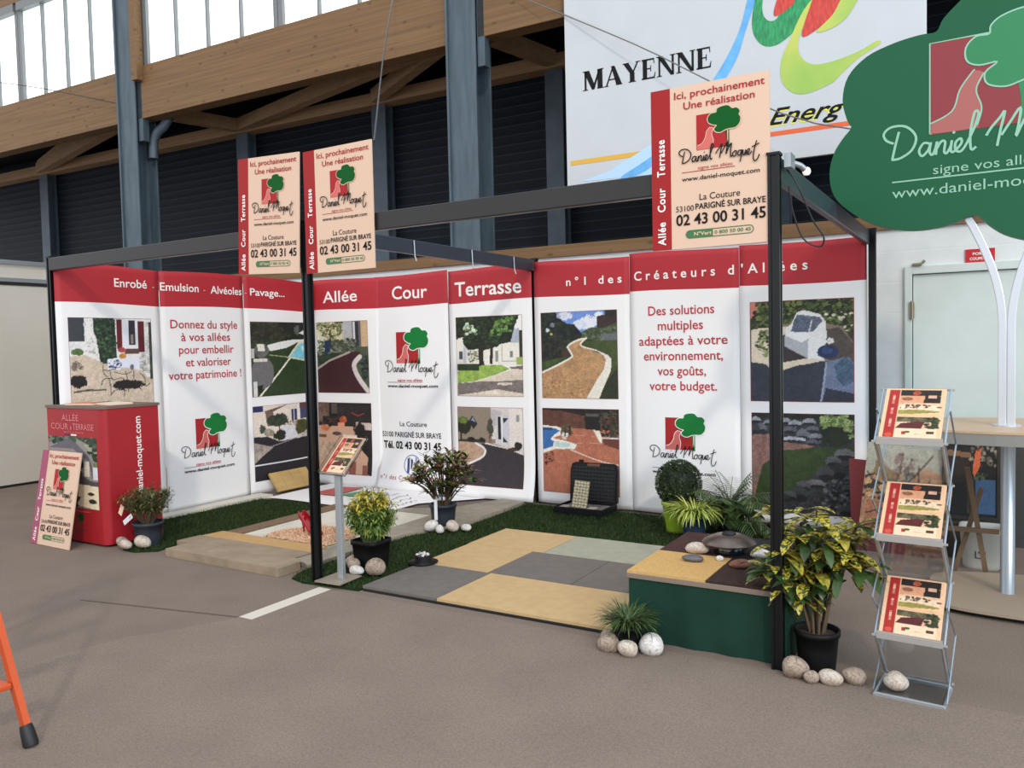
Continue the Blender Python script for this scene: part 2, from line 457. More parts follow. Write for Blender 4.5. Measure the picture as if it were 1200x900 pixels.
rp = n.new('ShaderNodeValToRGB'); rp.color_ramp.elements[0].position = .08; rp.color_ramp.elements[0].color = (.32, .2, .14, 1); rp.color_ramp.elements[1].position = .2; rp.color_ramp.elements[1].color = (1, 1, 1, 1)
l.new(vo.outputs['Distance'], rp.inputs[0])
mx = n.new('ShaderNodeMix'); mx.data_type = 'RGBA'; mx.blend_type = 'MULTIPLY'; mx.inputs[0].default_value = .55
l.new(src, mx.inputs[6]); l.new(rp.outputs[0], mx.inputs[7]); l.new(mx.outputs[2], bs.inputs['Base Color'])
mb = MB(); mb.box(-13.5, 4.5, -.03, .23, 2.43, 2.545)
hobj(mb, 'trim_1', m_glu, 'timber plate along the top of the block wall')
# door
m_door = mat('door_paint', (200, 209, 202), 0.55, var=.03, scale=4)
d = thing('door_1', 'pale painted hall door behind the round topped table', 'door', H(0, 0, 0)); d['kind'] = 'structure'
d.matrix_world = HT.copy()
mb = MB(); mb.box(.235, .29, -.03, .06, 0, 2.12); mb.box(1.375, 1.43, -.03, .06, 0, 2.12); mb.box(.29, 1.375, -.03, .06, 2.055, 2.12)
mb.build('door_frame', m_door, d, local=True, bevel=.004)
mb = MB(); mb.box(.296, 1.369, .0, .05, .01, 2.05); mb.build('door_leaf', m_door, d, local=True, bevel=.003)
mb = MB(); mb.box(.272, .305, -.045, -.01, 1.70, 1.83); mb.tube([(.29, -.045, 1.69), (.29, -.045, 1.84)], .009, 8)
mb.build('hinge', mat('hinge_steel', (150, 140, 120), .4, .8), d, local=True)
mb = MB(); mb.box(.29, .36, -.05, -.01, 2.122, 2.14); mb.tube([(.36, -.03, 2.14), (.38, -.03, 2.16)], .012, 8)
mb.build('door_stay', mat('hinge_steel', (150, 140, 120)), d, local=True)
m_white = mat('white_ink', (240, 236, 230), .6); m_ink = mat('black_ink', (20, 19, 20), .65, spec=.2); m_redink = mat('red_ink', (186, 42, 48), .6)
sg = thing('wall_sign', 'small red notice fixed on the white wall above the door', 'sign', (0, 0, 0)); sg.matrix_world = HT.copy()
mb = MB(); mb.box(.665, .865, -.012, 0, 2.115, 2.225); mb.build('plate', mat('sign_red', (190, 36, 44), .4), sg, local=True)
mb = MB(); fr = Frame((0, -.0125, 0), (1, 0, 0), (0, 0, 1))
put_text(mb, fr, 'PORTE', .715, .815, 2.178, .02, lift=.001, bold=.02); put_text(mb, fr, 'COUPE-FEU', .695, .835, 2.14, .02, lift=.001, bold=.02)
mb.build('lettering', m_white, sg, local=True)

# upper wall: dark cladding, far posts, plate, braces, soffit
m_clad = mat('dark_cladding', (22, 27, 35), 0.55, spec=.15)
n, l = m_clad.node_tree.nodes, m_clad.node_tree.links
tc = n.new('ShaderNodeTexCoord'); wv = n.new('ShaderNodeTexWave'); wv.bands_direction = 'Z'; wv.inputs['Scale'].default_value = 2.6
l.new(tc.outputs['Object'], wv.inputs['Vector'])
rp = n.new('ShaderNodeValToRGB'); rp.color_ramp.elements[0].position = .955; rp.color_ramp.elements[0].color = (*L3((19, 24, 32)), 1); rp.color_ramp.elements[1].position = 1.0; rp.color_ramp.elements[1].color = (*L3((42, 51, 62)), 1); l.new(wv.outputs['Fac'], rp.inputs[0]); l.new(rp.outputs[0], n['Principled BSDF'].inputs['Base Color'])
bp = n.new('ShaderNodeBump'); bp.inputs['Strength'].default_value = .12; bp.inputs['Distance'].default_value = .02
l.new(wv.outputs['Fac'], bp.inputs['Height']); l.new(bp.outputs[0], n['Principled BSDF'].inputs['Normal'])
mb = MB(); mb.box(-21, 6, 2.0, 2.1, -.1, 5.6); hobj(mb, 'wall_upper', m_clad, 'dark ribbed cladding behind the columns')
m_soff = mat('roof_underside', (16, 18, 24), .9, spec=.1)
mb = MB(); mb.prism([(-21, .2, 5.42), (-21, 2.1, 5.32), (-21, 2.1, 5.40), (-21, .2, 5.5)], (27, 0, 0)); hobj(mb, 'ceiling', m_soff, 'dark roof underside between beam and cladding')
m_plate = mat('plate_timber', (158, 128, 98), .7, var=.14, scale=3, stretch=(.3, 5, 12), spec=.2)
mb = MB(); mb.box(-21, 6, 1.74, 1.96, 4.95, 5.115); hobj(mb, 'trim_2', m_plate, 'timber plate on the far posts')
m_galv = mat('galvanised_steel', (72, 86, 95), .5, .1, var=.18, scale=5, stretch=(3, 3, .4))
m_galvd = mat('painted_steel', (76, 88, 98), .5, .1, var=.12, scale=5)
for i, u in enumerate((-14.35, -9.15, -6.48, -3.76, -1.1, 1.6)):
    mb = MB(); mb.box(u-.12, u+.12, 1.80, 1.83, 0, 4.95); mb.box(u-.02, u+.02, 1.83, 1.95, 0, 4.95); mb.box(u-.12, u+.12, 1.95, 1.98, 0, 4.95)
    hobj(mb, 'far_post', m_galvd, 'slim steel post against the dark cladding')
for i, u in enumerate((-9.484, -4.005, 1.475)):
    mb = MB()
    mb.box(u-.18, u+.18, .06, .085, 0, 7.4); mb.box(u-.18, u+.18, .36, .385, 0, 7.4); mb.box(u-.012, u+.012, .085, .36, 0, 7.4)
    mb.box(u-.175, u-.15, .03, .06, 0, 7.4); mb.box(u+.18, u+.27, .10, .20, 4.5, 7.0); 
    hobj(mb, 'steel_column', m_galv, 'tall galvanised steel column carrying the timber beams', bevel=.004)
    mb = MB(); mb.box(u+.20, u+.32, .0, .11, 5.30, 7.0); hobj(mb, 'timber_stud', m_glu, 'timber stud beside the steel column')
for k, (a, b) in enumerate(((-20, -9.67), (-9.3, -4.19), (-3.82, 1.29), (1.66, 6))):
    mb = MB(); mb.box(a, b, .1, .30, 4.80, 5.51); hobj(mb, 'timber_beam', m_glu, 'deep glued timber beam between columns', bevel=.006)
def brace(a, b):
    mb = MB(); a = Vector(a); b = Vector(b); t = (b-a).normalized(); s_ = t.cross(Vector((0, 0, 1))).normalized()*.07; q = Vector((0, 0, .09))
    mb.prism([a-s_-q, a+s_-q, a+s_+q, a-s_+q], b-a); hobj(mb, 'roof_brace', m_plate, 'diagonal timber brace under the roof')
for u0_, us in ((-14.35, (-9.5,)), (-9.15, (-9.4, -4.1)), (-6.48, (-4.2,)), (-3.76, (-4.0,)), (-1.1, (1.3,))):
    for u1_ in us: brace((u0_, 1.75, 5.06), (u1_, .3, 5.0))
brace((-14.3, 1.75, 5.1), (-9.6, .32, 5.3))
mb = MB(); mb.tube([(-9.28, .30, 4.3), (-9.27, .30, 4.55), (-9.2, .32, 4.66), (-9.1, .34, 4.72), (-9.05, .4, 4.85), (-9.05, .42, 5.1)], .065, 12)
hobj(mb, 'rain_pipe', m_galvd, 'grey bent rain pipe beside the column')
# clerestory glazing
m_pane = mat('translucent_pane', (236, 246, 248), .4, emit=1.15)
m_mull = mat('mullion_grey', (120, 122, 122), .5, .3)
WINS = [(-20, -12.1), (-12.02, -9.76), (-9.12, -6.70), (-6.62, -4.2), (-3.8, 1.25)]
for i, (a, b) in enumerate(WINS):
    r = thing('window_%d' % (i+1), 'bright translucent clerestory window above the timber beam', 'window'); r['kind'] = 'structure'; r.matrix_world = HT.copy()
    mb = MB(); mb.box(a, b, .17, .19, 5.50, 6.98); mb.build('pane', m_pane, r, local=True)
    mb = MB(); k = max(1, round((b-a)/.57))
    for j in range(k+1):
        x = a+(b-a)*j/k; wd = .035 if j in (0, k) else .014
        mb.box(x-wd, x+wd, .12, .2, 5.5, 6.98)
    mb.box(a, b, .08, .2, 6.86, 6.98)
    mb.build('glazing_bars', m_mull, r, local=True)
mb = MB(); mb.box(-20, 6, .08, .3, 6.98, 7.45); hobj(mb, 'trim_3', m_glu, 'timber head above the clerestory')

# big white sponsor board hung on the beam
sb = thing('sponsor_board', 'large white hanging board with black county lettering and painted coloured swirls', 'board'); sb.matrix_world = HT.copy()
m_board = mat('board_white', (190, 194, 196), .5, var=.02, scale=3)
mb = MB(); mb.box(-2.757, .393, -.02, .02, 3.10, 6.0); mb.build('panel', m_board, sb, local=True, bevel=.003)
fr = Frame((0, -.0205, 0), (1, 0, 0), (0, 0, 1))
# tall serif capitals
def serif(mb, fr, ch, x, y, w_, h, mi, lift=.002):
    T = lambda p: [(x+a*w_, y+b*h) for a, b in p]
    tk, tn, sf = .22, .07, .045
    P = lambda p: put_poly(mb, fr, T(p), mi, lift)
    def ser(cx, wd, top): P(rectp(cx-wd, 1-sf if top else 0, cx+wd, 1 if top else sf))
    if ch == 'M':
        P(rectp(.10, 0, .19, 1)); P([(.06, 1), (.32, 1), (.60, .12), (.54, 0), (.44, 0)]); P([(.44, 0), (.54, 0), (.86, 1), (.76, 1)]); P(rectp(.70, 0, .93, 1))
        ser(.14, .12, False); ser(.83, .15, False); ser(.14, .12, True); ser(.86, .12, True)
    if ch == 'A':
        P([(.08, 0), (.16, 0), (.52, .95), (.46, 1.0)]); P([(.38, 1.0), (.57, 1.0), (.96, 0), (.66, 0)]); P(rectp(.24, .30, .72, .36)); ser(.12, .12, False); ser(.8, .17, False)
    if ch == 'Y':
        P([(.02, 1), (.32, 1), (.64, .45), (.40, .45)]); P([(.80, 1), (.88, 1), (.58, .42), (.50, .45)]); P(rectp(.39, 0, .65, .47)); ser(.17, .17, True); ser(.84, .13, True); ser(.52, .2, False)
    if ch == 'E':
        P(rectp(.12, 0, .40, 1)); P(rectp(.05, .92, .86, 1)); P(rectp(.05, 0, .9, .08)); P(rectp(.3, .48, .64, .54))
        P([(.80, .93), (.86, .93), (.88, .72), (.84, .72)]); P([(.82, .07), (.9, .07), (.94, .3), (.9, .3)]); P(rectp(.61, .36, .66, .66))
    if ch == 'N':
        P(rectp(.11, 0, .20, 1)); P([(.04, 1), (.32, 1), (.90, .0), (.74, 0)]); P(rectp(.79, 0, .90, 1)); ser(.15, .13, False); ser(.1, .1, True); ser(.84, .14, True)
mb = MB(); x = -2.575
for ch, w_ in zip('MAYENNE', (.225, .19, .18, .15, .185, .185, .15)):
    serif(mb, fr, ch, x, 4.0-.0*x, w_, .185, 0); x += w_*1.0
mb.build('county_lettering', m_ink, sb, local=True)
mb = MB()
def sp(pts, mi, lift): put_poly(mb, fr, [(p.x, p.y) for p in smooth_pts(pts, 5, True)], mi, lift)
m_sky = mat('swirl_blue', (98, 168, 222), .55, var=.12, scale=12); m_gr = mat('swirl_green', (38, 140, 84), .55, var=.3, scale=9, stretch=(6, 1, 1.5))
m_rd = mat('swirl_red', (196, 62, 52), .55, var=.2, scale=9, stretch=(6, 1, 1.5)); m_ye = mat('swirl_yellow', (190, 196, 92), .55, rgb2=(146, 184, 82), scale=2.0)
m_pb = mat('band_blue', (178, 208, 236), .55); m_or = mat('band_orange', (222, 96, 48), .55); m_gd = mat('band_gold', (216, 166, 58), .55)
sp([(-.973, 4.6), (-.90, 4.6), (-1.007, 4.283), (-1.143, 3.95), (-1.55, 3.45), (-1.95, 3.16), (-2.2, 3.13), (-1.75, 3.38), (-1.307, 3.884), (-1.08, 4.25)], 0, .002)
put_poly(mb, fr, [(-2.62, 3.14), (-2.316, 3.203), (-1.884, 3.404), (-1.6, 3.62), (-1.35, 3.12), (-1.889, 3.12)], 4, .0015)
sp([(-.96, 4.34), (-.92, 4.55), (-.86, 4.62), (-.872, 4.40), (-.825, 4.305), (-.748, 4.31), (-.70, 4.46), (-.55, 4.85), (-.40, 4.75), (-.461, 4.397), (-.51, 4.27), (-.61, 4.165), (-.75, 4.085), (-.865, 4.10), (-.942, 4.2)], 1, .002)
sp([(-.773, 4.33), (-.747, 4.47), (-.66, 4.6), (-.6, 4.44), (-.655, 4.37)], 2, .0028)
sp([(-.461, 4.40), (-.52, 4.234), (-.574, 4.08), (-.562, 3.96), (-.477, 3.872), (-.331, 3.858), (-.118, 3.90), (.03, 3.96), (.06, 3.935), (-.05, 3.88), (-.142, 3.825), (-.26, 3.725), (-.32, 3.68), (-.503, 3.632), (-.627, 3.66), (-.714, 3.77), (-.718, 3.94), (-.649, 4.10), (-.55, 4.3)], 3, .0026)
sp([(-.461, 4.40), (-.38, 4.6), (-.234, 4.36), (-.306, 4.238), (-.42, 4.15), (-.549, 4.12)], 2, .0032)
sp([(-.234, 4.36), (-.15, 4.5), (-.08, 4.40), (-.187, 4.205), (-.32, 4.13), (-.43, 4.13), (-.306, 4.238)], 3, .0038)
put_poly(mb, fr, rectp(-1.35, 3.313, .2, 3.352), 5, .0015)
put_poly(mb, fr, [(-2.716, 3.306), (-2.09, 3.306), (-1.99, 3.35), (-2.716, 3.35)], 6, .0018)
mb.build('painted_swirls', [m_sky, m_gr, m_rd, m_ye, m_pb, m_or, m_gd], sb, local=True)
mb = MB()
put_text(mb, fr, 'Energ', -.84, -.215, 3.40, .135, 1, .002, shear=.45, bold=.02); put_text(mb, fr, 'Energ', -.83, -.205, 3.41, .135, 0, .003, shear=.45, bold=.015)
put_text(mb, fr, 'ie', -.18, -.02, 3.40, .135, 1, .002, shear=.45, bold=.02); put_text(mb, fr, 'ie', -.17, -.01, 3.41, .135, 0, .003, shear=.45, bold=.015)
mb.build('slogan_lettering', [m_ink, mat('shadow_yellow', (236, 226, 60), .55)], sb, local=True)

# neighbouring partition at the left
pt = thing('partition', 'pale laminate partition with aluminium frame at the far left edge', 'partition', (-3.27, 0, 0))
m_lam = mat('laminate_beige', (196, 190, 178), .28, var=.02, scale=2, spec=.5); m_alu = mat('aluminium', (170, 176, 180), .35, .7); m_blackp = mat('black_plastic', (22, 22, 24), .5)
mb = MB(); mb.box(-3.31, -3.27, -1.2, 3.0, .03, 2.42); mb.build('infill_panel', m_lam, pt)
mb = MB(); mb.box(-3.32, -3.26, -1.2, 3.0, 0, .03); mb.box(-3.32, -3.26, -1.2, 3.0, 2.42, 2.46); mb.build('edge_trim', m_blackp, pt)
mb = MB(); mb.box(-3.32, -3.25, -1.2, 1.86, 2.46, 2.51); mb.box(-3.32, -3.25, -1.2, 1.86, 2.67, 2.72); mb.box(-3.32, -3.25, 1.81, 1.86, 2.51, 2.67); mb.box(-3.32, -3.25, -1.2, -1.15, 2.51, 2.67); mb.build('transom_frame', m_alu, pt, bevel=.004)
mb = MB(); mb.box(-3.295, -3.285, -1.15, 1.81, 2.51, 2.67); mb.build('transom_panel', m_lam, pt)

# thin suspension wires
m_wire = mat('wire_dark', (30, 30, 32), .5); m_wire2 = mat('wire_grey', (120, 118, 116), .4, .5)
for pts, mm, lab, k in [([H(-13, -.1, 5.95), H(-11.2, -.1, 5.5), H(-9.66, .05, 5.06)], m_wire, 'thin dark wire running to the left steel column', 0),
                     ([H(-4.83, .05, 5.55), H(-3.65, -1.72, 4.12), (3.61, -.02, 2.82)], m_wire, 'dark wire rising from the right board of the sign pair to the beam', 0),
                     ([H(-3.3, .05, 5.1), H(-2.0, -.15, 4.3), H(-.4, -.3, 3.3), H(1.1, -.6, 3.0)], m_wire2, 'thin grey wire crossing in front of the big white board', 0)]:
    mb = MB(); mb.tube(smooth_pts([Vector(p) for p in pts], 6), .006, 6); o = mb.build('wire', mm, at=tuple(pts[0])); tag(o, lab, 'wire')

# ------------------------------------------------------------------ exhibition frame
fr_ = thing('stand_frame', 'dark aluminium frame of posts and top beams around the garden display', 'frame', (3, 1.5, 0))
m_post = mat('post_dark', (17, 18, 20), .3, .3, spec=.5); m_beam = mat('beam_dark', (46, 44, 43), .35, .3); m_beam2 = mat('beam_grey', (58, 66, 76), .35, .3)
def post(x, y, h=2.39):
    a, g, dpt = .026, .008, .008
    o = []
    for q in range(4):
        pts = [(-a, a), (-g*1.6, a), (-g*1.6, a-dpt), (g*1.6, a-dpt), (g*1.6, a)]
        R = Matrix.Rotation(-q*PI/2, 2)
        o += [R @ Vector(p) for p in pts]
    mb = MB(); mb.prism([(x+p.x, y+p.y, 0.0) for p in o], (0, 0, h)); mb.box(x-.03, x+.03, y-.03, y+.03, h, h+.012)
    mb.build('post', m_post, fr_)
post(-.03, .03); post(3, -.01); post(6.005, -.055); post(-.035, 3.04); post(3, 3.045); post(6.045, 3.0)
def beam(x0, x1, y0, y1, m_, z0=2.275, z1=2.385):
    mb = MB(); mb.box(x0, x1, y0, y1, z0, z1); 
    mb.build('beam', m_, fr_, bevel=.006)
beam(0, 2.97, -.01, .04, m_beam); beam(3.03, 5.975, -.045, .005, m_beam); beam(2.98, 3.02, .02, 3.015, m_beam2); beam(5.99, 6.03, -.025, 2.97, m_beam2)
for y in (1.1, 1.9, 2.6):
    mb = MB(); mb.tube([(3.03, y, 2.38), (3.035, y, 2.26), (3.05, y, 2.22)], .006, 6); mb.build('hook', m_alu, fr_)

# ------------------------------------------------------------------ banners
m_vin = mat('banner_vinyl', (236, 234, 232), .5, spec=.3); m_red = mat('banner_red', (172, 44, 52), .5, spec=.3)
m_pale = mat('logo_pale', (206, 106, 98), .6, spec=.2); m_green = mat('logo_green', (22, 118, 52), .6, spec=.2); m_rtx = mat('red_text', (180, 46, 52), .6); m_lr = mat('logo_red', (166, 40, 42), .6, spec=.2)
INKS = [m_white, m_ink, m_redink, m_lr, m_pale, m_green, m_rtx, m_white]
LOGO = (3, 4, 5, 7)
def banner(name, label, o, ux, h=2.345, curl=0.0, bulge=.022, z0=.02, seedy=0):
    b = thing(name, label, 'banner', o, 0, 'printed banners around the stand')
    rd = random.Random(seedy); p1, p2 = rd.uniform(0, 6), rd.uniform(0, 6)
    def disp(x, y):
        d = bulge*(1-(2*x-1)**2)+.006*math.sin(3*y+p1)*math.sin(PI*x)+.003*math.sin(9*x+p2)
        if curl and y < .45: d += curl*((.45-y)/.45)**2
        return d
    fr = Frame((0, 0, 0), ux, (0, 0, 1), disp)
    mb = MB()
    top = lambda u: h+.012*math.sin(PI*u+p1)+.004
    mb.grid(lambda u, v: fr(.004+.992*u, z0+(top(u)-z0)*v), 16, 48, 0, True, lambda u, v: 1 if z0+(h-z0)*v > 2.02 else 0)
    ob = mb.build('fabric', [m_vin, m_red], b, local=True)
    md = ob.modifiers.new('thickness', 'SOLIDIFY'); md.thickness = .002; md.offset = -1
    return b, fr
XL = Vector((0, 1, 0)); XB = Vector((1, 0, 0))
def lettering(b, fr, rows, name='lettering'):
    for r in rows:
        mb = MB(); put_text(mb, fr, r[0], r[1], r[2], r[3], r[4], r[5], .003, bold=(r[6] if len(r) > 6 else 0.0), spacing=(r[7] if len(r) > 7 else 1.0))
        mb.build(name, INKS, b, local=True)
def brand_block(b, fr, lx, ly, s_, x0, x1, yb):
    """logo at lx, ly with the signature between x0 and x1 on yb and the address under it"""
    mb = MB(); put_logo(mb, fr, lx, ly, s_, LOGO); mb.build('printed_logo', INKS, b, local=True)
    k = (x1-x0)/.62
    mb = MB(); put_script(mb, fr, x0, x1, yb, 1, .006)
    mb.build('signature', INKS, b, local=True); mb = MB()
    put_poly(mb, fr, rectp(x0+.02*k, yb-.098*k, x0+.16*k, yb-.094*k), 1, .003); put_poly(mb, fr, rectp(x0+.16*k, yb-.098*k, x0+.44*k, yb-.094*k), 6, .003)
    put_text(mb, fr, 'signe vos allées', x0+.15*k, x0+.44*k, yb-.088*k, .024*k, 6, bold=.015); mb.build('tagline', INKS, b, local=True); mb = MB(); put_text(mb, fr, 'www.daniel-moquet.com', x0+.02*k, x1-.01*k, yb-.145*k, .028*k, 1, bold=.028)
    mb.build('web_address', INKS, b, local=True)
# printed pictures, traced colour by colour
DK = (40, 44, 36); GR = [(52, 72, 40), (70, 92, 50), (38, 52, 32), (90, 112, 62)]
def pic_garden_table():
    p = Pic((120, 80, 868, 850), base=(206, 186, 162), seed=1)
    p.put(p.Y > 400, (206, 186, 162), .12); p.poly([(120, 80), (868, 80), (868, 600), (800, 590), (720, 430), (380, 450), (250, 390), (120, 400)], (226, 222, 216), .06)
    p.rect(120, 80, 250, 280, (72, 76, 82)); p.rect(135, 285, 225, 370, (214, 214, 214)); p.blob(190, 365, 50, 28, (92, 122, 62))
    p.leaves([(250, 90), (330, 90), (350, 400), (255, 390)], [(190, 186, 178), (226, 222, 216)], 60, 8)
    p.poly([(325, 85), (520, 90), (525, 420), (440, 470), (375, 450), (350, 260), (325, 190)], (50, 72, 52), .4); p.leaves([(325, 85), (520, 90), (525, 420), (440, 470), (375, 450), (350, 260)], [(70, 96, 70), (38, 54, 42), (88, 112, 80)], 150, 10)
    p.rect(530, 92, 580, 340, (122, 40, 46)); p.poly([(588, 95), (730, 100), (725, 365), (610, 330), (585, 330)], (232, 232, 236)); p.rect(645, 100, 705, 310, (62, 62, 70)); p.rect(660, 220, 690, 300, (150, 140, 130))
    p.rect(728, 105, 795, 375, (118, 38, 44)); p.rect(600, 340, 740, 385, (110, 80, 74)); p.rect(800, 110, 835, 560, (206, 202, 194), .4); p.rect(835, 110, 868, 610, (70, 84, 66), .6); p.rect(740, 380, 800, 540, (190, 186, 182), .8)
    p.blob(190, 605, 65, 55, (48, 40, 38)); p.blob(180, 480, 40, 35, (110, 100, 92), 1.2, .6); p.line([(150, 690), (260, 680), (410, 685)], 16, (110, 96, 84), .4)
    p.blob(620, 650, 150, 42, (52, 44, 42)); p.poly([(440, 430), (560, 415), (735, 430), (735, 530), (600, 500), (440, 520)], (228, 230, 240), .05)
    p.leaves([(450, 430), (560, 430), (560, 520), (450, 520)], [(88, 94, 130), (228, 230, 240)], 60, 9); p.blob(580, 405, 35, 25, (214, 152, 60)); p.blob(572, 352, 38, 24, (190, 82, 84)); p.blob(665, 500, 18, 26, (110, 110, 130))
    for q in ([(395, 480), (405, 550), (450, 600), (460, 730)], [(455, 520), (480, 600), (580, 600), (580, 750)], [(600, 540), (620, 620), (620, 710)], [(680, 530), (680, 610), (750, 710)], [(740, 560), (780, 600), (790, 670), (830, 650)], [(380, 640), (400, 595), (480, 590)], [(455, 730), (510, 690), (600, 700)], [(400, 520), (450, 525)], [(500, 540), (590, 560), (660, 540)]):
        p.line(q, 7, (66, 58, 58), .1, True)
    p.border((120, 70, 80)); return p
def pic_pool_lawn():
    p = Pic((85, 95, 570, 745), base=(58, 78, 44), seed=2)
    p.put(p.Y > 200, (58, 80, 44), .2); p.rect(85, 95, 570, 260, DK, .4); p.leaves([(85, 95), (300, 95), (420, 230), (300, 260), (85, 280)], [(72, 74, 50), (50, 54, 40), (60, 62, 46)], 220, 12)
    p.leaves([(300, 95), (570, 95), (570, 200), (430, 210)], [(30, 34, 28), (46, 50, 42)], 120, 12); p.blob(480, 170, 25, 40, (92, 98, 92), .8); p.poly([(500, 195), (545, 170), (570, 180), (570, 215)], (216, 216, 210))
    p.poly([(215, 300), (330, 270), (420, 255), (570, 248), (570, 275), (490, 275), (380, 325), (240, 352)], (224, 224, 218)); p.poly([(500, 270), (570, 265), (570, 450), (385, 412)], (214, 208, 178)); p.poly([(515, 285), (570, 280), (570, 438), (412, 402)], (120, 198, 216), .12)
    p.blob(540, 330, 20, 20, (170, 222, 226)); p.line([(145, 745), (412, 415)], 15, (218, 214, 190)); p.line([(235, 385), (400, 408)], 7, (170, 172, 130))
    p.blob(175, 540, 92, 135, (118, 116, 116), .05, .06); p.rect(105, 412, 215, 440, (214, 208, 196)); p.rect(85, 330, 112, 410, (190, 188, 184)); p.blob(170, 345, 58, 62, (112, 110, 108), .05); p.poly([(135, 290), (190, 290), (200, 350), (145, 352)], (224, 220, 204)); p.poly([(125, 650), (180, 640), (150, 730)], (40, 44, 34)); p.rect(98, 610, 128, 745, (210, 208, 204))
    p.border((120, 80, 84)); return p
def pic_villa():
    p = Pic((105, 95, 585, 785), base=(218, 202, 186), seed=3)
    p.rect(105, 95, 190, 160, (52, 56, 110)); p.poly([(105, 155), (190, 150), (400, 95), (585, 95), (585, 430), (105, 400)], (222, 206, 190), .05); p.poly([(195, 150), (400, 100), (270, 160)], (120, 90, 84)); p.poly([(205, 155), (270, 155), (280, 290), (220, 290)], (130, 104, 92))
    p.rect(430, 150, 480, 262, (62, 70, 110)); p.rect(450, 150, 458, 262, (200, 196, 200)); p.rect(508, 92, 580, 152, (110, 74, 70)); p.rect(515, 155, 580, 252, (78, 86, 120)); p.rect(490, 95, 505, 250, (228, 224, 220))
    p.leaves([(370, 270), (480, 270), (460, 330), (370, 330)], [(190, 170, 150), (150, 130, 110)], 40, 9); p.poly([(340, 290), (470, 310), (490, 430), (330, 445)], (206, 206, 210), .06)
    p.blob(310, 240, 92, 58, (62, 76, 56), .3, .5); p.line([(315, 290), (320, 350)], 10, (60, 50, 44)); p.blob(180, 315, 26, 45, (84, 92, 74), .5); p.blob(230, 350, 50, 35, (150, 140, 120), .6, .5); p.blob(320, 385, 50, 52, (48, 54, 44), .5); p.blob(525, 330, 62, 75, (86, 88, 50), .4, .4)
    p.poly([(105, 375), (220, 385), (310, 440), (420, 435), (585, 428), (585, 785), (105, 785)], (48, 46, 54), .1); p.poly([(105, 425), (262, 488), (170, 560), (105, 620)], (166, 152, 138), .35); p.line([(240, 480), (420, 438), (585, 400)], 8, (150, 142, 140)); p.line([(105, 634), (585, 634)], 11, (226, 226, 230)); p.poly([(480, 400), (585, 375), (585, 430), (470, 430)], (190, 182, 176), .3)
    p.border((140, 84, 88)); return p
def pic_red_path():
    p = Pic((680, 80, 1155, 715), base=(88, 98, 74), seed=4)
    p.rect(680, 80, 930, 250, (216, 200, 160), .15); p.rect(930, 80, 1020, 250, (176, 174, 174)); p.rect(1020, 80, 1095, 310, (112, 106, 104)); p.rect(1030, 90, 1045, 240, (210, 206, 200)); p.rect(1050, 90, 1075, 300, (58, 58, 66)); p.rect(1095, 80, 1155, 310, (204, 168, 128))
    p.rect(680, 180, 760, 340, (212, 206, 180), .15); p.leaves([(690, 85), (930, 85), (920, 190), (840, 250), (760, 220), (700, 160)], [(110, 122, 74), (82, 92, 58), (160, 160, 110)], 130, 12)
    p.leaves([(690, 240), (1060, 240), (1060, 340), (980, 350), (690, 430)], [(80, 92, 74), (56, 66, 52), (120, 124, 104), (150, 146, 130)], 220, 11); p.rect(760, 250, 812, 355, (44, 62, 96)); p.line([(818, 170), (815, 300)], 12, (66, 60, 46)); p.poly([(690, 380), (830, 355), (960, 352), (820, 420), (690, 470)], (60, 76, 50), .5)
    p.poly([(680, 505), (800, 425), (985, 350), (1090, 352), (1025, 430), (1012, 500), (1060, 600), (1145, 715), (680, 715)], (82, 40, 46), .08, False); p.line([(680, 498), (800, 425), (990, 352)], 17, (176, 160, 150)); p.leaves([(1090, 380), (1155, 380), (1155, 660), (1100, 560), (1070, 450)], [(56, 74, 62), (38, 50, 44), (84, 98, 82)], 110, 12)
    p.line([(1078, 395), (1030, 450), (1032, 510), (1075, 600), (1150, 705)], 40, (206, 194, 190), .06, True); p.border((130, 70, 66)); return p
def pic_terrace():
    p = Pic((695, 80, 1165, 715), base=(204, 160, 132), seed=5)
    p.rect(695, 80, 1165, 290, (58, 50, 48), .4); p.rect(695, 80, 800, 260, (118, 90, 76), .5); p.rect(800, 90, 870, 210, (40, 36, 38)); p.rect(820, 90, 870, 180, (96, 84, 80)); p.line([(1000, 170), (1050, 195), (1100, 175)], 12, (150, 64, 52)); p.rect(740, 205, 880, 290, (56, 44, 42), .3); p.leaves([(760, 210), (900, 210), (880, 290), (730, 290)], [(90, 60, 50), (40, 34, 32)], 50, 10)
    p.blob(920, 240, 32, 40, (196, 92, 54)); p.rect(875, 260, 935, 300, (226, 150, 116)); p.poly([(1030, 250), (1165, 258), (1165, 320), (1030, 300)], (196, 178, 166), .2); p.blob(1065, 330, 55, 70, (46, 40, 42), .5); p.poly([(1080, 320), (1165, 320), (1165, 715), (1120, 700), (1130, 560), (1060, 470)], (48, 42, 40), .5)
    p.blob(860, 358, 42, 18, (104, 82, 80)); p.rect(920, 365, 1040, 400, (214, 200, 180)); p.blob(760, 310, 45, 30, (206, 122, 82)); p.rect(695, 370, 770, 400, (120, 82, 66)); p.poly([(710, 440), (860, 430), (840, 560), (700, 590)], (190, 160, 134), .3)
    p.rect(975, 600, 1030, 715, (150, 92, 76)); p.rect(1085, 625, 1130, 715, (150, 92, 76)); p.rect(830, 590, 880, 715, (150, 92, 76)); p.blob(985, 445, 40, 35, (60, 46, 44), .5); p.border((110, 60, 54)); return p
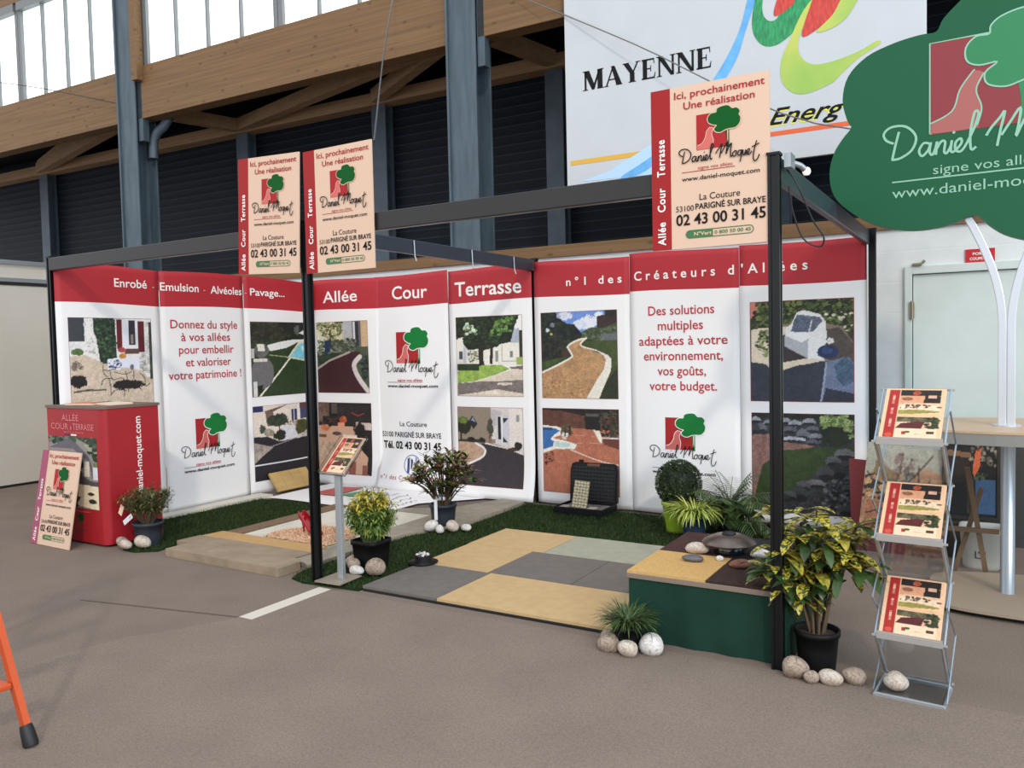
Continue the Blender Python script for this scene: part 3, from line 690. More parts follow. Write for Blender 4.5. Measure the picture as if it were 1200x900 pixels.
def pic_white_house():
    p = Pic((70, 95, 722, 862), base=(232, 230, 222), seed=6)
    p.rect(70, 280, 722, 560, (226, 220, 206), .04); p.poly([(610, 360), (640, 230), (690, 220), (690, 360)], (170, 176, 188)); p.rect(690, 240, 722, 500, (60, 66, 52), .5); p.line([(530, 370), (530, 525), (680, 525)], 6, (150, 140, 128)); p.rect(605, 435, 632, 490, (130, 130, 130)); p.rect(465, 430, 495, 530, (150, 146, 138)); p.rect(105, 425, 140, 505, (84, 90, 100)); p.rect(195, 440, 212, 475, (80, 74, 66)); p.rect(150, 320, 180, 540, (196, 196, 196))
    p.poly([(70, 95), (690, 95), (650, 200), (610, 350), (500, 370), (440, 405), (360, 420), (300, 410), (200, 415), (150, 360), (150, 290), (70, 310)], (38, 50, 28), .5)
    p.leaves([(70, 95), (690, 95), (650, 200), (600, 340), (430, 400), (180, 390), (150, 290), (70, 300)], [(48, 64, 34), (30, 40, 24), (62, 84, 42)], 330, 14); p.leaves([(510, 110), (650, 110), (620, 250), (420, 300), (430, 230)], [(116, 156, 74), (84, 120, 56)], 60, 14); p.leaves([(150, 200), (240, 130), (270, 190), (300, 270), (150, 270)], [(150, 172, 130), (200, 214, 190), (110, 140, 80)], 40, 13)
    p.leaves([(210, 430), (300, 430), (300, 540), (210, 540)], [(150, 160, 110), (206, 200, 184), (110, 120, 80)], 50, 11); p.poly([(300, 380), (358, 390), (350, 500), (372, 600), (310, 590)], (58, 46, 36), .4); p.poly([(418, 390), (446, 390), (440, 555), (412, 550)], (62, 52, 40), .3)
    p.poly([(80, 620), (350, 560), (520, 560), (600, 600), (480, 650), (350, 690), (240, 720), (80, 735)], (150, 180, 78), .25); p.rect(80, 550, 310, 610, (54, 72, 34), .4); p.rect(660, 490, 722, 560, (160, 178, 90)); p.poly([(720, 560), (600, 590), (610, 610), (480, 655), (350, 695), (240, 722), (70, 745), (70, 862), (722, 862)], (212, 196, 176), .1)
    p.poly([(80, 735), (240, 725), (350, 712), (500, 715), (722, 700), (722, 830), (480, 790), (300, 820), (80, 850)], (128, 118, 112), .25); p.blob(560, 738, 70, 14, (220, 204, 184)); p.blob(420, 820, 90, 16, (216, 200, 180)); p.poly([(590, 585), (722, 570), (722, 605), (620, 600)], (120, 110, 104)); p.border((150, 70, 70)); return p
def pic_black_drive():
    p = Pic((90, 45, 745, 835), base=(150, 134, 116), seed=7)
    p.poly([(440, 45), (745, 45), (745, 500), (600, 440), (440, 400)], (208, 198, 190), .04); p.poly([(440, 60), (545, 90), (540, 130), (440, 300)], (184, 176, 178)); p.rect(612, 60, 745, 440, (220, 208, 198), .04); p.poly([(495, 130), (615, 118), (605, 412), (490, 400)], (196, 196, 200), .04); p.rect(505, 140, 532, 362, (46, 42, 44)); p.poly([(552, 148), (605, 148), (560, 205)], (62, 58, 62)); p.poly([(550, 330), (592, 385), (548, 385)], (62, 58, 62)); p.rect(535, 135, 550, 400, (222, 222, 224))
    p.poly([(215, 185), (255, 135), (305, 215), (262, 270)], (52, 52, 56)); p.poly([(240, 180), (258, 150), (285, 200)], (140, 156, 184)); p.blob(160, 235, 80, 80, (50, 54, 34), .3, .4); p.blob(150, 180, 65, 35, (104, 124, 54), .4, .4); p.rect(115, 300, 135, 390, (50, 42, 34)); p.poly([(90, 380), (380, 360), (380, 400), (90, 405)], (66, 60, 48), .5); p.blob(230, 370, 40, 22, (42, 38, 32)); p.blob(345, 370, 25, 20, (50, 46, 38))
    p.blob(430, 250, 28, 105, (78, 78, 62), .9, .5); p.rect(418, 345, 440, 400, (150, 104, 84)); p.rect(680, 115, 705, 180, (150, 146, 146)); p.rect(440, 360, 480, 400, (150, 130, 116))
    p.poly([(90, 402), (290, 405), (365, 470), (330, 545), (215, 610), (90, 660)], (186, 152, 126), .2, False); p.poly([(330, 405), (430, 405), (600, 440), (745, 500), (745, 835), (90, 835), (90, 700), (230, 620), (340, 560), (378, 480)], (72, 64, 68), .1); p.line([(280, 408), (350, 445), (374, 485), (340, 545), (215, 612), (90, 665)], 20, (226, 218, 210), .04, True); p.line([(380, 405), (480, 425), (590, 445), (740, 500)], 14, (214, 206, 198)); p.blob(640, 455, 60, 18, (84, 64, 56), .5); p.blob(692, 415, 34, 36, (52, 46, 40), .3); p.border((140, 60, 66)); return p
def pic_tan_path():
    p = Pic((70, 90, 740, 840), base=(70, 86, 48), seed=8)
    p.rect(70, 90, 740, 330, (108, 146, 216), .04); p.blob(300, 130, 60, 40, (206, 210, 224), .5, .1); p.blob(510, 190, 90, 55, (224, 226, 232), .6, .08); p.blob(430, 210, 60, 40, (206, 212, 226), .6, .08); p.blob(590, 130, 40, 25, (222, 226, 232), .6, .08)
    p.poly([(70, 95), (210, 95), (290, 190), (380, 205), (430, 270), (740, 290), (740, 360), (70, 330)], (42, 52, 44), .5); p.leaves([(80, 100), (200, 100), (290, 200), (420, 270), (300, 320), (80, 320)], [(38, 46, 40), (56, 70, 52), (30, 36, 34)], 160, 13); p.blob(135, 245, 16, 16, (190, 196, 200)); p.blob(170, 282, 12, 10, (190, 180, 60)); p.blob(240, 130, 18, 20, (150, 160, 180)); p.blob(180, 205, 22, 20, (120, 130, 140))
    p.poly([(570, 145), (640, 130), (660, 90), (740, 90), (740, 260), (575, 240)], (72, 56, 52), .15); p.blob(690, 110, 55, 40, (50, 54, 40), .5); p.poly([(440, 270), (520, 235), (640, 240), (740, 200), (740, 350), (440, 340)], (84, 98, 66), .4); p.leaves([(440, 270), (740, 240), (740, 330), (450, 330)], [(96, 112, 80), (70, 84, 60), (110, 120, 100)], 90, 11); p.rect(605, 292, 740, 345, (110, 116, 116), .15)
    p.poly([(430, 350), (740, 345), (740, 840), (570, 840), (680, 600), (690, 490), (560, 420)], (78, 94, 50), .2); p.poly([(640, 700), (740, 560), (740, 840), (570, 840)], (60, 66, 44), .3); p.poly([(70, 320), (330, 350), (320, 420), (350, 470), (70, 590)], (58, 68, 46), .5); p.leaves([(75, 330), (250, 330), (250, 480), (80, 510)], [(44, 48, 38), (62, 64, 50), (36, 40, 32)], 130, 14); p.poly([(260, 425), (330, 430), (330, 480), (260, 470)], (90, 62, 54)); p.poly([(75, 520), (330, 470), (80, 590)], (76, 98, 46), .3)
    p.poly([(80, 615), (340, 490), (350, 450), (320, 410), (330, 370), (440, 325), (480, 325), (430, 365), (450, 395), (600, 460), (650, 500), (620, 600), (470, 840), (70, 840)], (186, 142, 98), .22); p.leaves([(80, 640), (400, 600), (460, 830), (80, 830)], [(200, 156, 110), (160, 112, 70), (176, 128, 84)], 160, 8)
    p.line([(75, 612), (200, 558), (335, 490), (350, 460), (322, 410), (320, 385), (400, 340), (480, 325)], 16, (222, 214, 200), .05, True); p.line([(480, 325), (432, 365), (445, 393), (560, 428)], 11, (222, 214, 196), .05, True); p.poly([(540, 415), (660, 470), (686, 500), (680, 600), (630, 710), (575, 840), (465, 840), (560, 680), (620, 590), (642, 510), (620, 470)], (224, 216, 200), .06); p.border((150, 70, 66)); return p
def pic_pool_terrace():
    p = Pic((82, 42, 768, 820), base=(186, 112, 84), seed=9)
    p.put(p.Y > 200, (188, 114, 86), .14); p.poly([(82, 42), (768, 42), (768, 230), (82, 215)], (112, 72, 58), .25); p.poly([(82, 42), (768, 42), (768, 100), (470, 110), (270, 70), (82, 60)], (52, 44, 40), .4); p.poly([(470, 115), (610, 100), (610, 235), (480, 230)], (44, 42, 44)); p.rect(480, 85, 600, 112, (96, 92, 94)); p.leaves([(600, 80), (768, 60), (768, 300), (620, 280)], [(58, 62, 48), (84, 86, 66), (40, 42, 36)], 100, 14); p.rect(690, 70, 712, 360, (84, 64, 54))
    p.poly([(82, 205), (220, 210), (270, 235), (250, 290), (180, 320), (300, 340), (400, 370), (380, 410), (200, 420), (82, 465)], (226, 220, 206), .05, False); p.poly([(82, 228), (200, 228), (250, 250), (190, 290), (160, 330), (190, 350), (180, 395), (130, 415), (82, 430)], (58, 116, 180), .1); p.rect(82, 225, 180, 250, (44, 84, 140)); p.poly([(190, 345), (340, 360), (330, 395), (200, 400)], (184, 204, 200)); p.blob(310, 250, 45, 55, (92, 86, 60), 1.1, .6); p.blob(290, 300, 35, 30, (210, 204, 196), 1.0); p.rect(285, 215, 297, 300, (80, 66, 52)); p.rect(325, 200, 345, 290, (70, 60, 48))
    p.poly([(545, 230), (600, 240), (625, 310), (615, 350), (590, 320)], (226, 216, 196)); p.poly([(620, 310), (768, 310), (768, 400), (640, 360)], (120, 70, 56)); p.line([(630, 300), (768, 300)], 14, (200, 196, 190), .4); p.line([(380, 285), (560, 290)], 5, (212, 150, 124)); p.line([(400, 355), (620, 350)], 5, (212, 150, 124)); p.line([(345, 418), (500, 475), (640, 515), (768, 538)], 9, (224, 200, 180), .03, True)
    p.leaves([(90, 450), (170, 440), (200, 520), (110, 570)], [(110, 62, 56), (80, 50, 50), (150, 90, 76)], 45, 9); p.border((140, 64, 60)); return p
def pic_armchair():
    p = Pic((55, 75, 848, 838), base=(74, 72, 76), seed=10)
    p.rect(55, 75, 848, 330, (62, 72, 38), .5); p.rect(55, 75, 130, 200, (206, 124, 104)); p.leaves([(110, 90), (848, 80), (848, 350), (650, 250), (330, 250), (200, 280), (70, 280)], [(84, 98, 48), (52, 62, 34), (116, 130, 62), (40, 46, 30)], 420, 15); p.leaves([(640, 190), (848, 150), (848, 380), (700, 280)], [(84, 100, 52), (200, 196, 170), (60, 72, 40)], 50, 11)
    p.poly([(300, 260), (450, 240), (650, 260), (760, 280), (848, 420), (848, 540), (600, 540), (340, 380)], (140, 120, 100), .15); p.poly([(70, 290), (130, 280), (360, 270), (560, 400), (640, 540), (440, 560), (310, 600), (215, 585), (180, 550), (70, 535)], (216, 200, 174), .06); p.poly([(640, 300), (740, 290), (848, 420), (848, 560), (640, 520)], (92, 82, 74), .2)
    p.leaves([(150, 290), (215, 300), (215, 480), (170, 490), (100, 430)], [(96, 108, 58), (66, 74, 42), (150, 156, 100)], 60, 13); p.poly([(300, 340), (345, 330), (510, 510), (320, 540)], (70, 64, 64)); p.poly([(55, 535), (180, 552), (230, 590), (310, 605), (450, 565), (620, 530), (848, 540), (848, 838), (55, 838)], (62, 68, 80), .18)
    p.poly([(430, 170), (480, 155), (600, 190), (640, 240), (650, 350), (620, 520), (505, 510), (335, 410), (340, 290), (385, 255)], (222, 220, 216), .03); p.poly([(430, 185), (600, 210), (620, 240), (545, 320), (380, 310)], (108, 116, 132), .3); p.poly([(430, 190), (530, 225), (510, 320), (385, 312), (405, 230)], (98, 108, 126), .35); p.line([(540, 235), (520, 315)], 10, (200, 202, 206)); p.poly([(350, 320), (520, 325), (510, 350), (465, 388)], (238, 236, 234), .02); p.poly([(335, 340), (465, 395), (515, 365), (508, 512), (335, 420)], (176, 176, 180), .04)
    p.blob(655, 465, 78, 50, (44, 62, 104), .1, .2); p.blob(650, 455, 40, 25, (58, 84, 130), .3, .3); p.blob(670, 385, 28, 24, (206, 200, 196), .5); p.poly([(640, 540), (720, 520), (800, 500), (848, 560), (848, 838), (600, 838), (625, 700)], (112, 124, 150), .12); p.poly([(700, 560), (790, 500), (848, 570), (848, 680), (770, 720), (720, 660)], (74, 98, 120), .35); p.poly([(640, 730), (848, 770), (848, 838), (610, 838)], (58, 64, 78), .15); p.line([(645, 545), (625, 700), (605, 830)], 14, (150, 158, 176)); p.border((196, 60, 66)); return p
def pic_rockery():
    p = Pic((70, 52, 845, 800), base=(70, 70, 72), seed=11)
    p.rect(70, 52, 845, 300, (64, 66, 70), .4); p.rect(70, 52, 845, 95, (48, 50, 36), .5)
    for x, y, rx, ry, c in ((105, 110, 38, 24, 150), (150, 175, 45, 42, 96), (100, 180, 40, 40, 70), (340, 115, 38, 25, 140), (410, 130, 50, 26, 150), (520, 115, 50, 25, 140), (370, 180, 60, 28, 96), (470, 210, 50, 45, 110), (540, 170, 50, 22, 100), (570, 225, 55, 28, 130), (400, 250, 95, 22, 156), (200, 130, 30, 22, 130), (540, 265, 40, 28, 90), (620, 265, 40, 26, 84)): p.blob(x, y, rx, ry, (c, c+3, c+12), .15, .25); p.blob(x, y+ry*.55, rx*.9, ry*.4, (44, 46, 52), .4)
    p.poly([(70, 225), (230, 215), (320, 270), (560, 290), (500, 320), (330, 330), (160, 450), (130, 600), (90, 740), (70, 750)], (140, 104, 96), .3); p.poly([(845, 290), (560, 300), (330, 335), (160, 450), (110, 620), (90, 730), (140, 740), (330, 650), (480, 570), (640, 420), (845, 330)], (62, 82, 42), .25); p.blob(710, 190, 120, 105, (44, 54, 36), .35, .4); p.leaves([(590, 80), (640, 62), (780, 62), (830, 120), (820, 240), (760, 150), (690, 130), (620, 170)], [(130, 150, 84), (96, 116, 60), (160, 176, 110)], 110, 13)
    p.poly([(845, 400), (650, 480), (560, 620), (330, 720), (180, 780), (180, 800), (845, 800)], (62, 62, 68), .6); p.leaves([(800, 480), (830, 780), (560, 780), (640, 560)], [(40, 40, 44), (104, 106, 112), (74, 74, 78)], 200, 12)
    for x, y, rx, ry, c in ((770, 345, 75, 42, 104), (690, 400, 55, 38, 92), (720, 470, 60, 60, 60), (630, 490, 62, 52, 76), (560, 570, 80, 34, 112), (470, 590, 55, 40, 92), (440, 650, 65, 60, 66), (370, 670, 50, 35, 84), (210, 720, 60, 36, 82), (330, 690, 40, 30, 60), (780, 750, 60, 36, 74), (800, 590, 50, 30, 84)): p.blob(x, y, rx, ry, (c, c+2, c+4), .15, .25); p.blob(x+rx*.1, y+ry*.55, rx*.85, ry*.45, (44, 44, 48), .3)
    p.border((140, 50, 50)); return p

# left wall, seen first from the entrance
b, fr = banner('wall_banner', 'left wall banner with red header reading Enrobé over a photo of a garden table', (.03, .012, 0), XL, seedy=1)
lettering(b, fr, [('Enrobé', .53, .865, 2.168, .075, 0, .012), ('·', .922, .948, 2.172, .022, 0)])
put_pic('printed_photo', pic_garden_table(), fr, .10, 1.07, .895, 1.885, b)
b, fr = banner('wall_banner', 'left wall banner of red text lines starting Donnez du style above the tree logo', (.03, 1.016, 0), XL, seedy=2)
lettering(b, fr, [('Emulsion', .01, .43, 2.160, .075, 0, .012), ('·', .487, .513, 2.170, .022, 0), ('Alvéoles', .575, .975, 2.155, .075, 0, .012)], 'header_lettering')
lettering(b, fr, [('Donnez du style', .10, .90, 1.80, .08, 6, .01), ('à vos allées', .21, .80, 1.675, .08, 6, .01), ('pour embellir', .18, .84, 1.55, .08, 6, .01), ('et valoriser', .25, .80, 1.425, .08, 6, .01), ('votre patrimoine !', .06, .93, 1.30, .08, 6, .01)])
brand_block(b, fr, .325, .60, .30, .16, .80, .525)
b, fr = banner('wall_banner', 'left wall banner ending Pavage over photos of a pool lawn and a villa drive', (.03, 2.02, 0), XL, seedy=3)
lettering(b, fr, [('·', .018, .044, 2.167, .022, 0), ('Pavage...', .085, .55, 2.158, .075, 0, .012)])
put_pic('printed_photo', pic_pool_lawn(), fr, .07, 1.065, .87, 1.878, b); put_pic('printed_photo', pic_villa(), fr, .065, .15, .86, .965, b)
# back wall
Y0 = 2.985
b, fr = banner('wall_banner', 'back wall banner headed Allée with photos of a red path and a terrace', (.08, Y0, 0), XB, curl=.05, seedy=4)
lettering(b, fr, [('Allée', .18, .70, 2.095, .125, 0, .01)])
put_pic('printed_photo', pic_red_path(), fr, .05, 1.065, .83, 1.875, b); put_pic('printed_photo', pic_terrace(), fr, .035, .145, .845, .955, b)
b, fr = banner('wall_banner', 'back wall banner headed Cour with tree logo, postal address and telephone number', (1.0, Y0, 0), XB, curl=.10, seedy=5)
lettering(b, fr, [('Cour', .27, .74, 2.085, .135, 0, .01)], 'header_lettering')
brand_block(b, fr, .315, 1.395, .335, .15, .86, 1.30)
lettering(b, fr, [('La Couture', .33, .69, .715, .05, 1, .008), ('53100 PARIGNÉ SUR BRAYE', .07, .87, .595, .055, 1, .014), ('Tél. 02 43 00 31 45', .085, .865, .47, .075, 1, .032), ("n°1 des Créateurs d'Allées", .06, .92, .135, .045, 6, .005, 1.15)], 'address_lettering')
mb = MB()
ring = [(.49+.105*math.cos(2*PI*k/24), .30+.105*math.sin(2*PI*k/24)) for k in range(24)]
put_stroke(mb, fr, ring, .014, 0, .003, 1, False, True)
put_poly(mb, fr, [(.43, .21), (.46, .21), (.455, .38), (.425, .36)], 1, .003); put_poly(mb, fr, [(.475, .27), (.49, .25), (.50, .35), (.47, .37)], 1, .003); put_poly(mb, fr, [(.52, .22), (.55, .22), (.555, .37), (.53, .39)], 0, .003)
mb.build('printed_emblem', [mat('emblem_grey', (150, 160, 190), .6), mat('emblem_blue', (48, 56, 120), .6)], b, local=True)
b, fr = banner('wall_banner', 'back wall banner headed Terrasse with photos of a white house and a black drive', (2.0, Y0, 0), XB, curl=.07, seedy=6)
lettering(b, fr, [('Terrasse', .09, .885, 2.075, .14, 0, .014)])
put_pic('printed_photo', pic_white_house(), fr, .09, 1.05, .885, 1.86, b); put_pic('printed_photo', pic_black_drive(), fr, .085, .135, .875, .94, b)
b, fr = banner('wall_banner', 'back wall banner with photos of a curving tan path and a pool terrace', (3.02, Y0, 0), XB, seedy=7)
lettering(b, fr, [('n°1 des', .365, .925, 2.108, .072, 0, .014, 1.6)])
put_pic('printed_photo', pic_tan_path(), fr, .075, 1.04, .875, 1.865, b); put_pic('printed_photo', pic_pool_terrace(), fr, .07, .13, .875, .945, b)
b, fr = banner('wall_banner', 'back wall banner of red text lines starting Des solutions above the tree logo', (4.015, Y0, 0), XB, seedy=8)
lettering(b, fr, [('Créateurs d', .05, .955, 2.115, .078, 0, .014, 1.6)], 'header_lettering')
lettering(b, fr, [('Des solutions', .185, .785, 1.795, .08, 6, .01), ('multiples', .275, .685, 1.662, .08, 6, .01), ('adaptées à votre', .09, .895, 1.528, .08, 6, .01), ('environnement,', .135, .855, 1.394, .08, 6, .01), ('vos goûts,', .265, .705, 1.26, .08, 6, .01), ('votre budget.', .185, .80, 1.127, .08, 6, .01)])
brand_block(b, fr, .33, .60, .285, .185, .79, .525)
b, fr = banner('wall_banner', "back wall banner ending Allées with photos of a white armchair and a rockery", (5.01, Y0, 0), XB, seedy=9)
lettering(b, fr, [("'Allées", .02, .56, 2.115, .078, 0, .014, 1.6)])
put_pic('printed_photo', pic_armchair(), fr, .09, 1.04, .905, 1.872, b); put_pic('printed_photo', pic_rockery(), fr, .095, .12, .905, .945, b)

# ------------------------------------------------------------------ hanging sign boards
m_cream = mat('board_cream', (216, 182, 156), .38, spec=.5); m_strip = mat('board_red', (156, 36, 36), .5, spec=.2); m_dgreen = mat('logo_dark_green', (10, 84, 30), .6, spec=.15)
m_pill = mat('pill_green', (56, 110, 60), .5)
BINK = [m_white, m_ink, mat('board_red_text', (164, 38, 42), .6, spec=.2), m_lr, m_pale, m_dgreen, m_pill, m_cream]
BW, BH = .57, .775
def board(label, loc, strip=None, name='sign_board', group='site signs of the stand'):
    b = thing(name, label, 'sign', loc, 0, group)
    mb = MB(); mb.box(0, BW, 0, .01, 0, BH); mb.build('panel', m_cream, b, local=True)
    fr = Frame((0, 0, 0), (1, 0, 0), (0, 0, 1))
    mb = MB(); put_poly(mb, fr, rectp(0, 0, .098, BH), 0, .0012); mb.build('side_stripe', strip or m_strip, b, local=True)
    X = lambda u: u*BW
    Y = lambda v: (1-v)*BH
    for s_, y0, y1 in (('Allée', .03, .175), ('Cour', .24, .39), ('Terrasse', .46, .69)): 
        mb = MB(); put_text(mb, fr, s_, y0*BH, y1*BH, .068, .038, 0, .003, rot=True, bold=.02, spacing=1.1); mb.build('stripe_lettering', BINK, b, local=True)
    mb = MB()
    put_text(mb, fr, 'Ici, prochainement', X(.21), X(.965), Y(.075), .033, 2, bold=.01); mb.build('announcement_lettering', BINK, b, local=True); mb = MB(); put_text(mb, fr, 'Une réalisation', X(.29), X(.885), Y(.145), .033, 2, bold=.01)
    mb.build('announcement_lettering', BINK, b, local=True)
    mb = MB(); put_logo(mb, fr, X(.40), Y(.405), .165, (3, 4, 5, 7)); mb.build('printed_logo', BINK, b, local=True)
    mb = MB(); put_script(mb, fr, X(.25), X(.92), Y(.475), 1, .006, .0055); mb.build('signature', BINK, b, local=True); mb = MB()
    put_poly(mb, fr, rectp(X(.27), Y(.533), X(.72), Y(.529)), 2, .002); put_text(mb, fr, 'signe vos allées', X(.41), X(.70), Y(.522), .015, 2); mb.build('tagline', BINK, b, local=True); mb = MB(); put_text(mb, fr, 'www.daniel-moquet.com', X(.27), X(.92), Y(.585), .02, 1, bold=.01); mb.build('web_address', BINK, b, local=True); mb = MB()
    put_text(mb, fr, 'La Couture', X(.42), X(.76), Y(.71), .03, 1); put_text(mb, fr, '53100', X(.215), X(.37), Y(.77), .026, 1); put_text(mb, fr, 'PARIGNÉ SUR BRAYE', X(.385), X(.965), Y(.765), .027, 1, bold=.015); mb.build('address_lettering', BINK, b, local=True); mb = MB()
    put_text(mb, fr, '02 43 00 31 45', X(.215), X(.965), Y(.855), .05, 1, bold=.018)
    mb.build('phone_lettering', BINK, b, local=True)
    mb = MB(); q = [(X(.30)+.0, Y(.915)), (X(.865), Y(.915))]; r = .018
    pill = [(q[0][0]+r-r*math.sin(PI*k/8), q[0][1]+r*math.cos(PI*k/8)) for k in range(9)]+[(q[1][0]-r+r*math.sin(PI*k/8), q[1][1]-r*math.cos(PI*k/8)) for k in range(9)]
    put_stroke(mb, fr, pill, .004, 6, .002, 1, False, True)
    put_poly(mb, fr, [p for p in pill[:9]]+[(X(.53), Y(.915)-r), (X(.53), Y(.915)+r)], 6, .002)
    put_text(mb, fr, 'N°Vert', X(.37), X(.52), Y(.925), .016, 7, .003, bold=.02); put_text(mb, fr, '0 800 50 00 45', X(.545), X(.845), Y(.925), .016, 6, .003, bold=.01)
    mb.build('phone_badge', BINK, b, local=True)
    return b
board('cream sign board hung on the front beam at the right, beside the tall dark post', (5.42, -.075, 2.0))
b2 = board('right one of the two cream sign boards hung over the middle post', (3.058, -.07, 2.045))
b3 = copy_tree(b2); b3['label'] = 'left one of the two cream sign boards hung over the middle post, slightly turned'; b3.location = (2.418, -.07, 2.082); b3.rotation_euler = (0, math.radians(2.6), 0)
b4 = board('cream sign board with pink stripe leaning against the red counter', (-.035, -.245, .0), mat('board_pink', (160, 80, 104), .5, spec=.2))  # stripe is pinker than on the other boards
b4.rotation_euler = (math.radians(-10.5), 0, math.radians(-1)); b4.location = (-.035, -.25, .004)

# ------------------------------------------------------------------ red counter
ct = thing('display_counter', 'red wrapped promotional counter with a driveway picture at the front left post', 'counter', (.36, .18, 0))
m_cred = mat('counter_red', (160, 32, 40), .4, spec=.4, var=.05, scale=3); m_cbro = mat('counter_top_brown', (110, 92, 82), .5)
arc = [(.76-.06+.06*math.sin(a), -.07+.06-.06*math.cos(a)) for a in [k*PI/2/8 for k in range(9)]]
outl = [(-.02, -.07)]+arc+[(.78, .42), (.05, .42), (.05, .09), (-.02, .0)]
mb = MB(); mb.prism([(x, y, .02) for x, y in outl], (0, 0, 1.10)); mb.build('fabric_wrap', m_cred, ct)
mb = MB(); mb.prism([(x+(.015 if x > .3 else -.015)*.6, y+(.01 if y > .2 else -.01), 1.12) for x, y in outl], (0, 0, .022)); mb.build('top', m_cbro, ct)
frc = Frame((-.02, -.0705, 0), (1, 0, 0), (0, 0, 1))
def pic_counter():
    p = Pic((35, 260, 355, 660), (90, 110), base=(150, 142, 136), seed=12)
    p.poly([(35, 250), (170, 250), (300, 300), (355, 380), (355, 300), (355, 255)], (78, 92, 74), .4); p.leaves([(35, 250), (220, 250), (220, 310), (35, 300)], [(70, 100, 74), (40, 60, 46), (110, 130, 110)], 60, 12); p.leaves([(260, 260), (355, 260), (355, 390), (310, 350)], [(60, 80, 60), (160, 160, 130), (40, 56, 44)], 50, 12)
    p.poly([(160, 275), (230, 300), (300, 370), (330, 440), (320, 495), (300, 400), (200, 330), (35, 330)], (112, 104, 116), .08); p.poly([(200, 330), (300, 395), (300, 490), (205, 420)], (150, 148, 146), .2); p.rect(265, 395, 300, 480, (222, 212, 186)); p.rect(322, 420, 355, 492, (208, 206, 210)); p.rect(325, 400, 355, 425, (120, 130, 80))
    p.blob(240, 410, 28, 26, (46, 54, 46), .4); p.line([(235, 430), (240, 470)], 6, (50, 44, 40)); p.poly([(190, 440), (300, 500), (355, 505), (355, 530), (240, 535), (180, 500)], (92, 86, 92), .1); p.blob(220, 470, 35, 22, (70, 80, 66), .6)
    p.poly([(160, 520), (355, 530), (355, 660), (160, 640)], (226, 208, 172), .06); p.blob(190, 560, 32, 45, (60, 66, 50), .7); p.blob(305, 575, 20, 10, (60, 64, 56)); p.blob(312, 615, 28, 14, (60, 64, 56)); p.leaves([(160, 600), (230, 600), (220, 650), (160, 640)], [(90, 90, 70), (60, 70, 50)], 20, 10)
    return p
put_pic('front_picture', pic_counter(), Frame((-.02, -.0705, 0), (1, 0, 0), (0, 0, 1)), .01, .30, .69, .885, ct, .001, local=False)
m_palered = mat('pale_red_ink', (220, 130, 132), .5); m_navy = mat('flag_blue', (60, 40, 70), .5)
mb = MB(); put_text(mb, frc, 'ALLÉE', .22, .46, 1.018, .05, 0); put_text(mb, frc, 'COUR', .06, .31, .945, .05, 0); put_text(mb, frc, '&', .335, .36, .945, .03, 0); put_text(mb, frc, 'TERRASSE', .375, .665, .945, .05, 0)
put_poly(mb, frc, rectp(.25, .895, .34, .908), 1, .002); put_poly(mb, frc, rectp(.34, .895, .42, .908), 2, .002); put_text(mb, frc, 'le n°1 en France', .25, .52, .916, .016, 0)
mb.build('title_lettering', [m_palered, m_navy, m_white], ct)
mb = MB(); put_text(mb, frc, 'daniel-moquet.com', .32, .56, .268, .013, 0); put_stroke(mb, frc, [(.41+.032*math.cos(a*PI/5), .215+.032*math.sin(a*PI/5)) for a in range(10)], .004, 1, .002, 2, True, True)
put_poly(mb, frc, [(.41+(p[0]-.6)*.09, .215+(p[1]-.7)*.09) for p in CROWN], 1, .0025); put_poly(mb, frc, rectp(.40, .14, .42, .19), 2, .002); put_script(mb, frc, .34, .50, .13, 2, .002, .004); put_text(mb, frc, 'signe vos allées', .36, .48, .095, .01, 2)
mb.build('small_logo', [m_palered, m_dgreen, mat('deep_red_ink', (150, 60, 66), .5)], ct)
frs = Frame((.7607, 0, 0), (.0392, .9992, 0), (0, 0, 1))
mb = MB(); put_text(mb, frs, 'daniel-moquet.com', .40, 1.04, .255, .055, 0, .004, rot=True, bold=.01); mb.build('side_lettering', m_white, ct)
m_pap = mat('paper_cream', (236, 206, 176), .5)
for i, (x, y, rz, c, lab) in enumerate(((.30, .10, .2, (206, 120, 90), 'orange brochure lying flat on the red counter top'), (.55, .16, -.15, (230, 214, 196), 'pale brochure lying flat on the red counter top'))):
    o = thing('brochure', lab, 'brochure', (x, y, 1.142), rz)
    mb = MB(); mb.box(-.15, .15, -.1, .1, 0, .012); mb.build('pages', m_pap, o, local=True, bevel=.002)
    mb = MB(); mb.box(-.15, .15, -.1, .1, .012, .014); mb.build('cover', mat('cover%d' % i, c, .4), o, local=True)

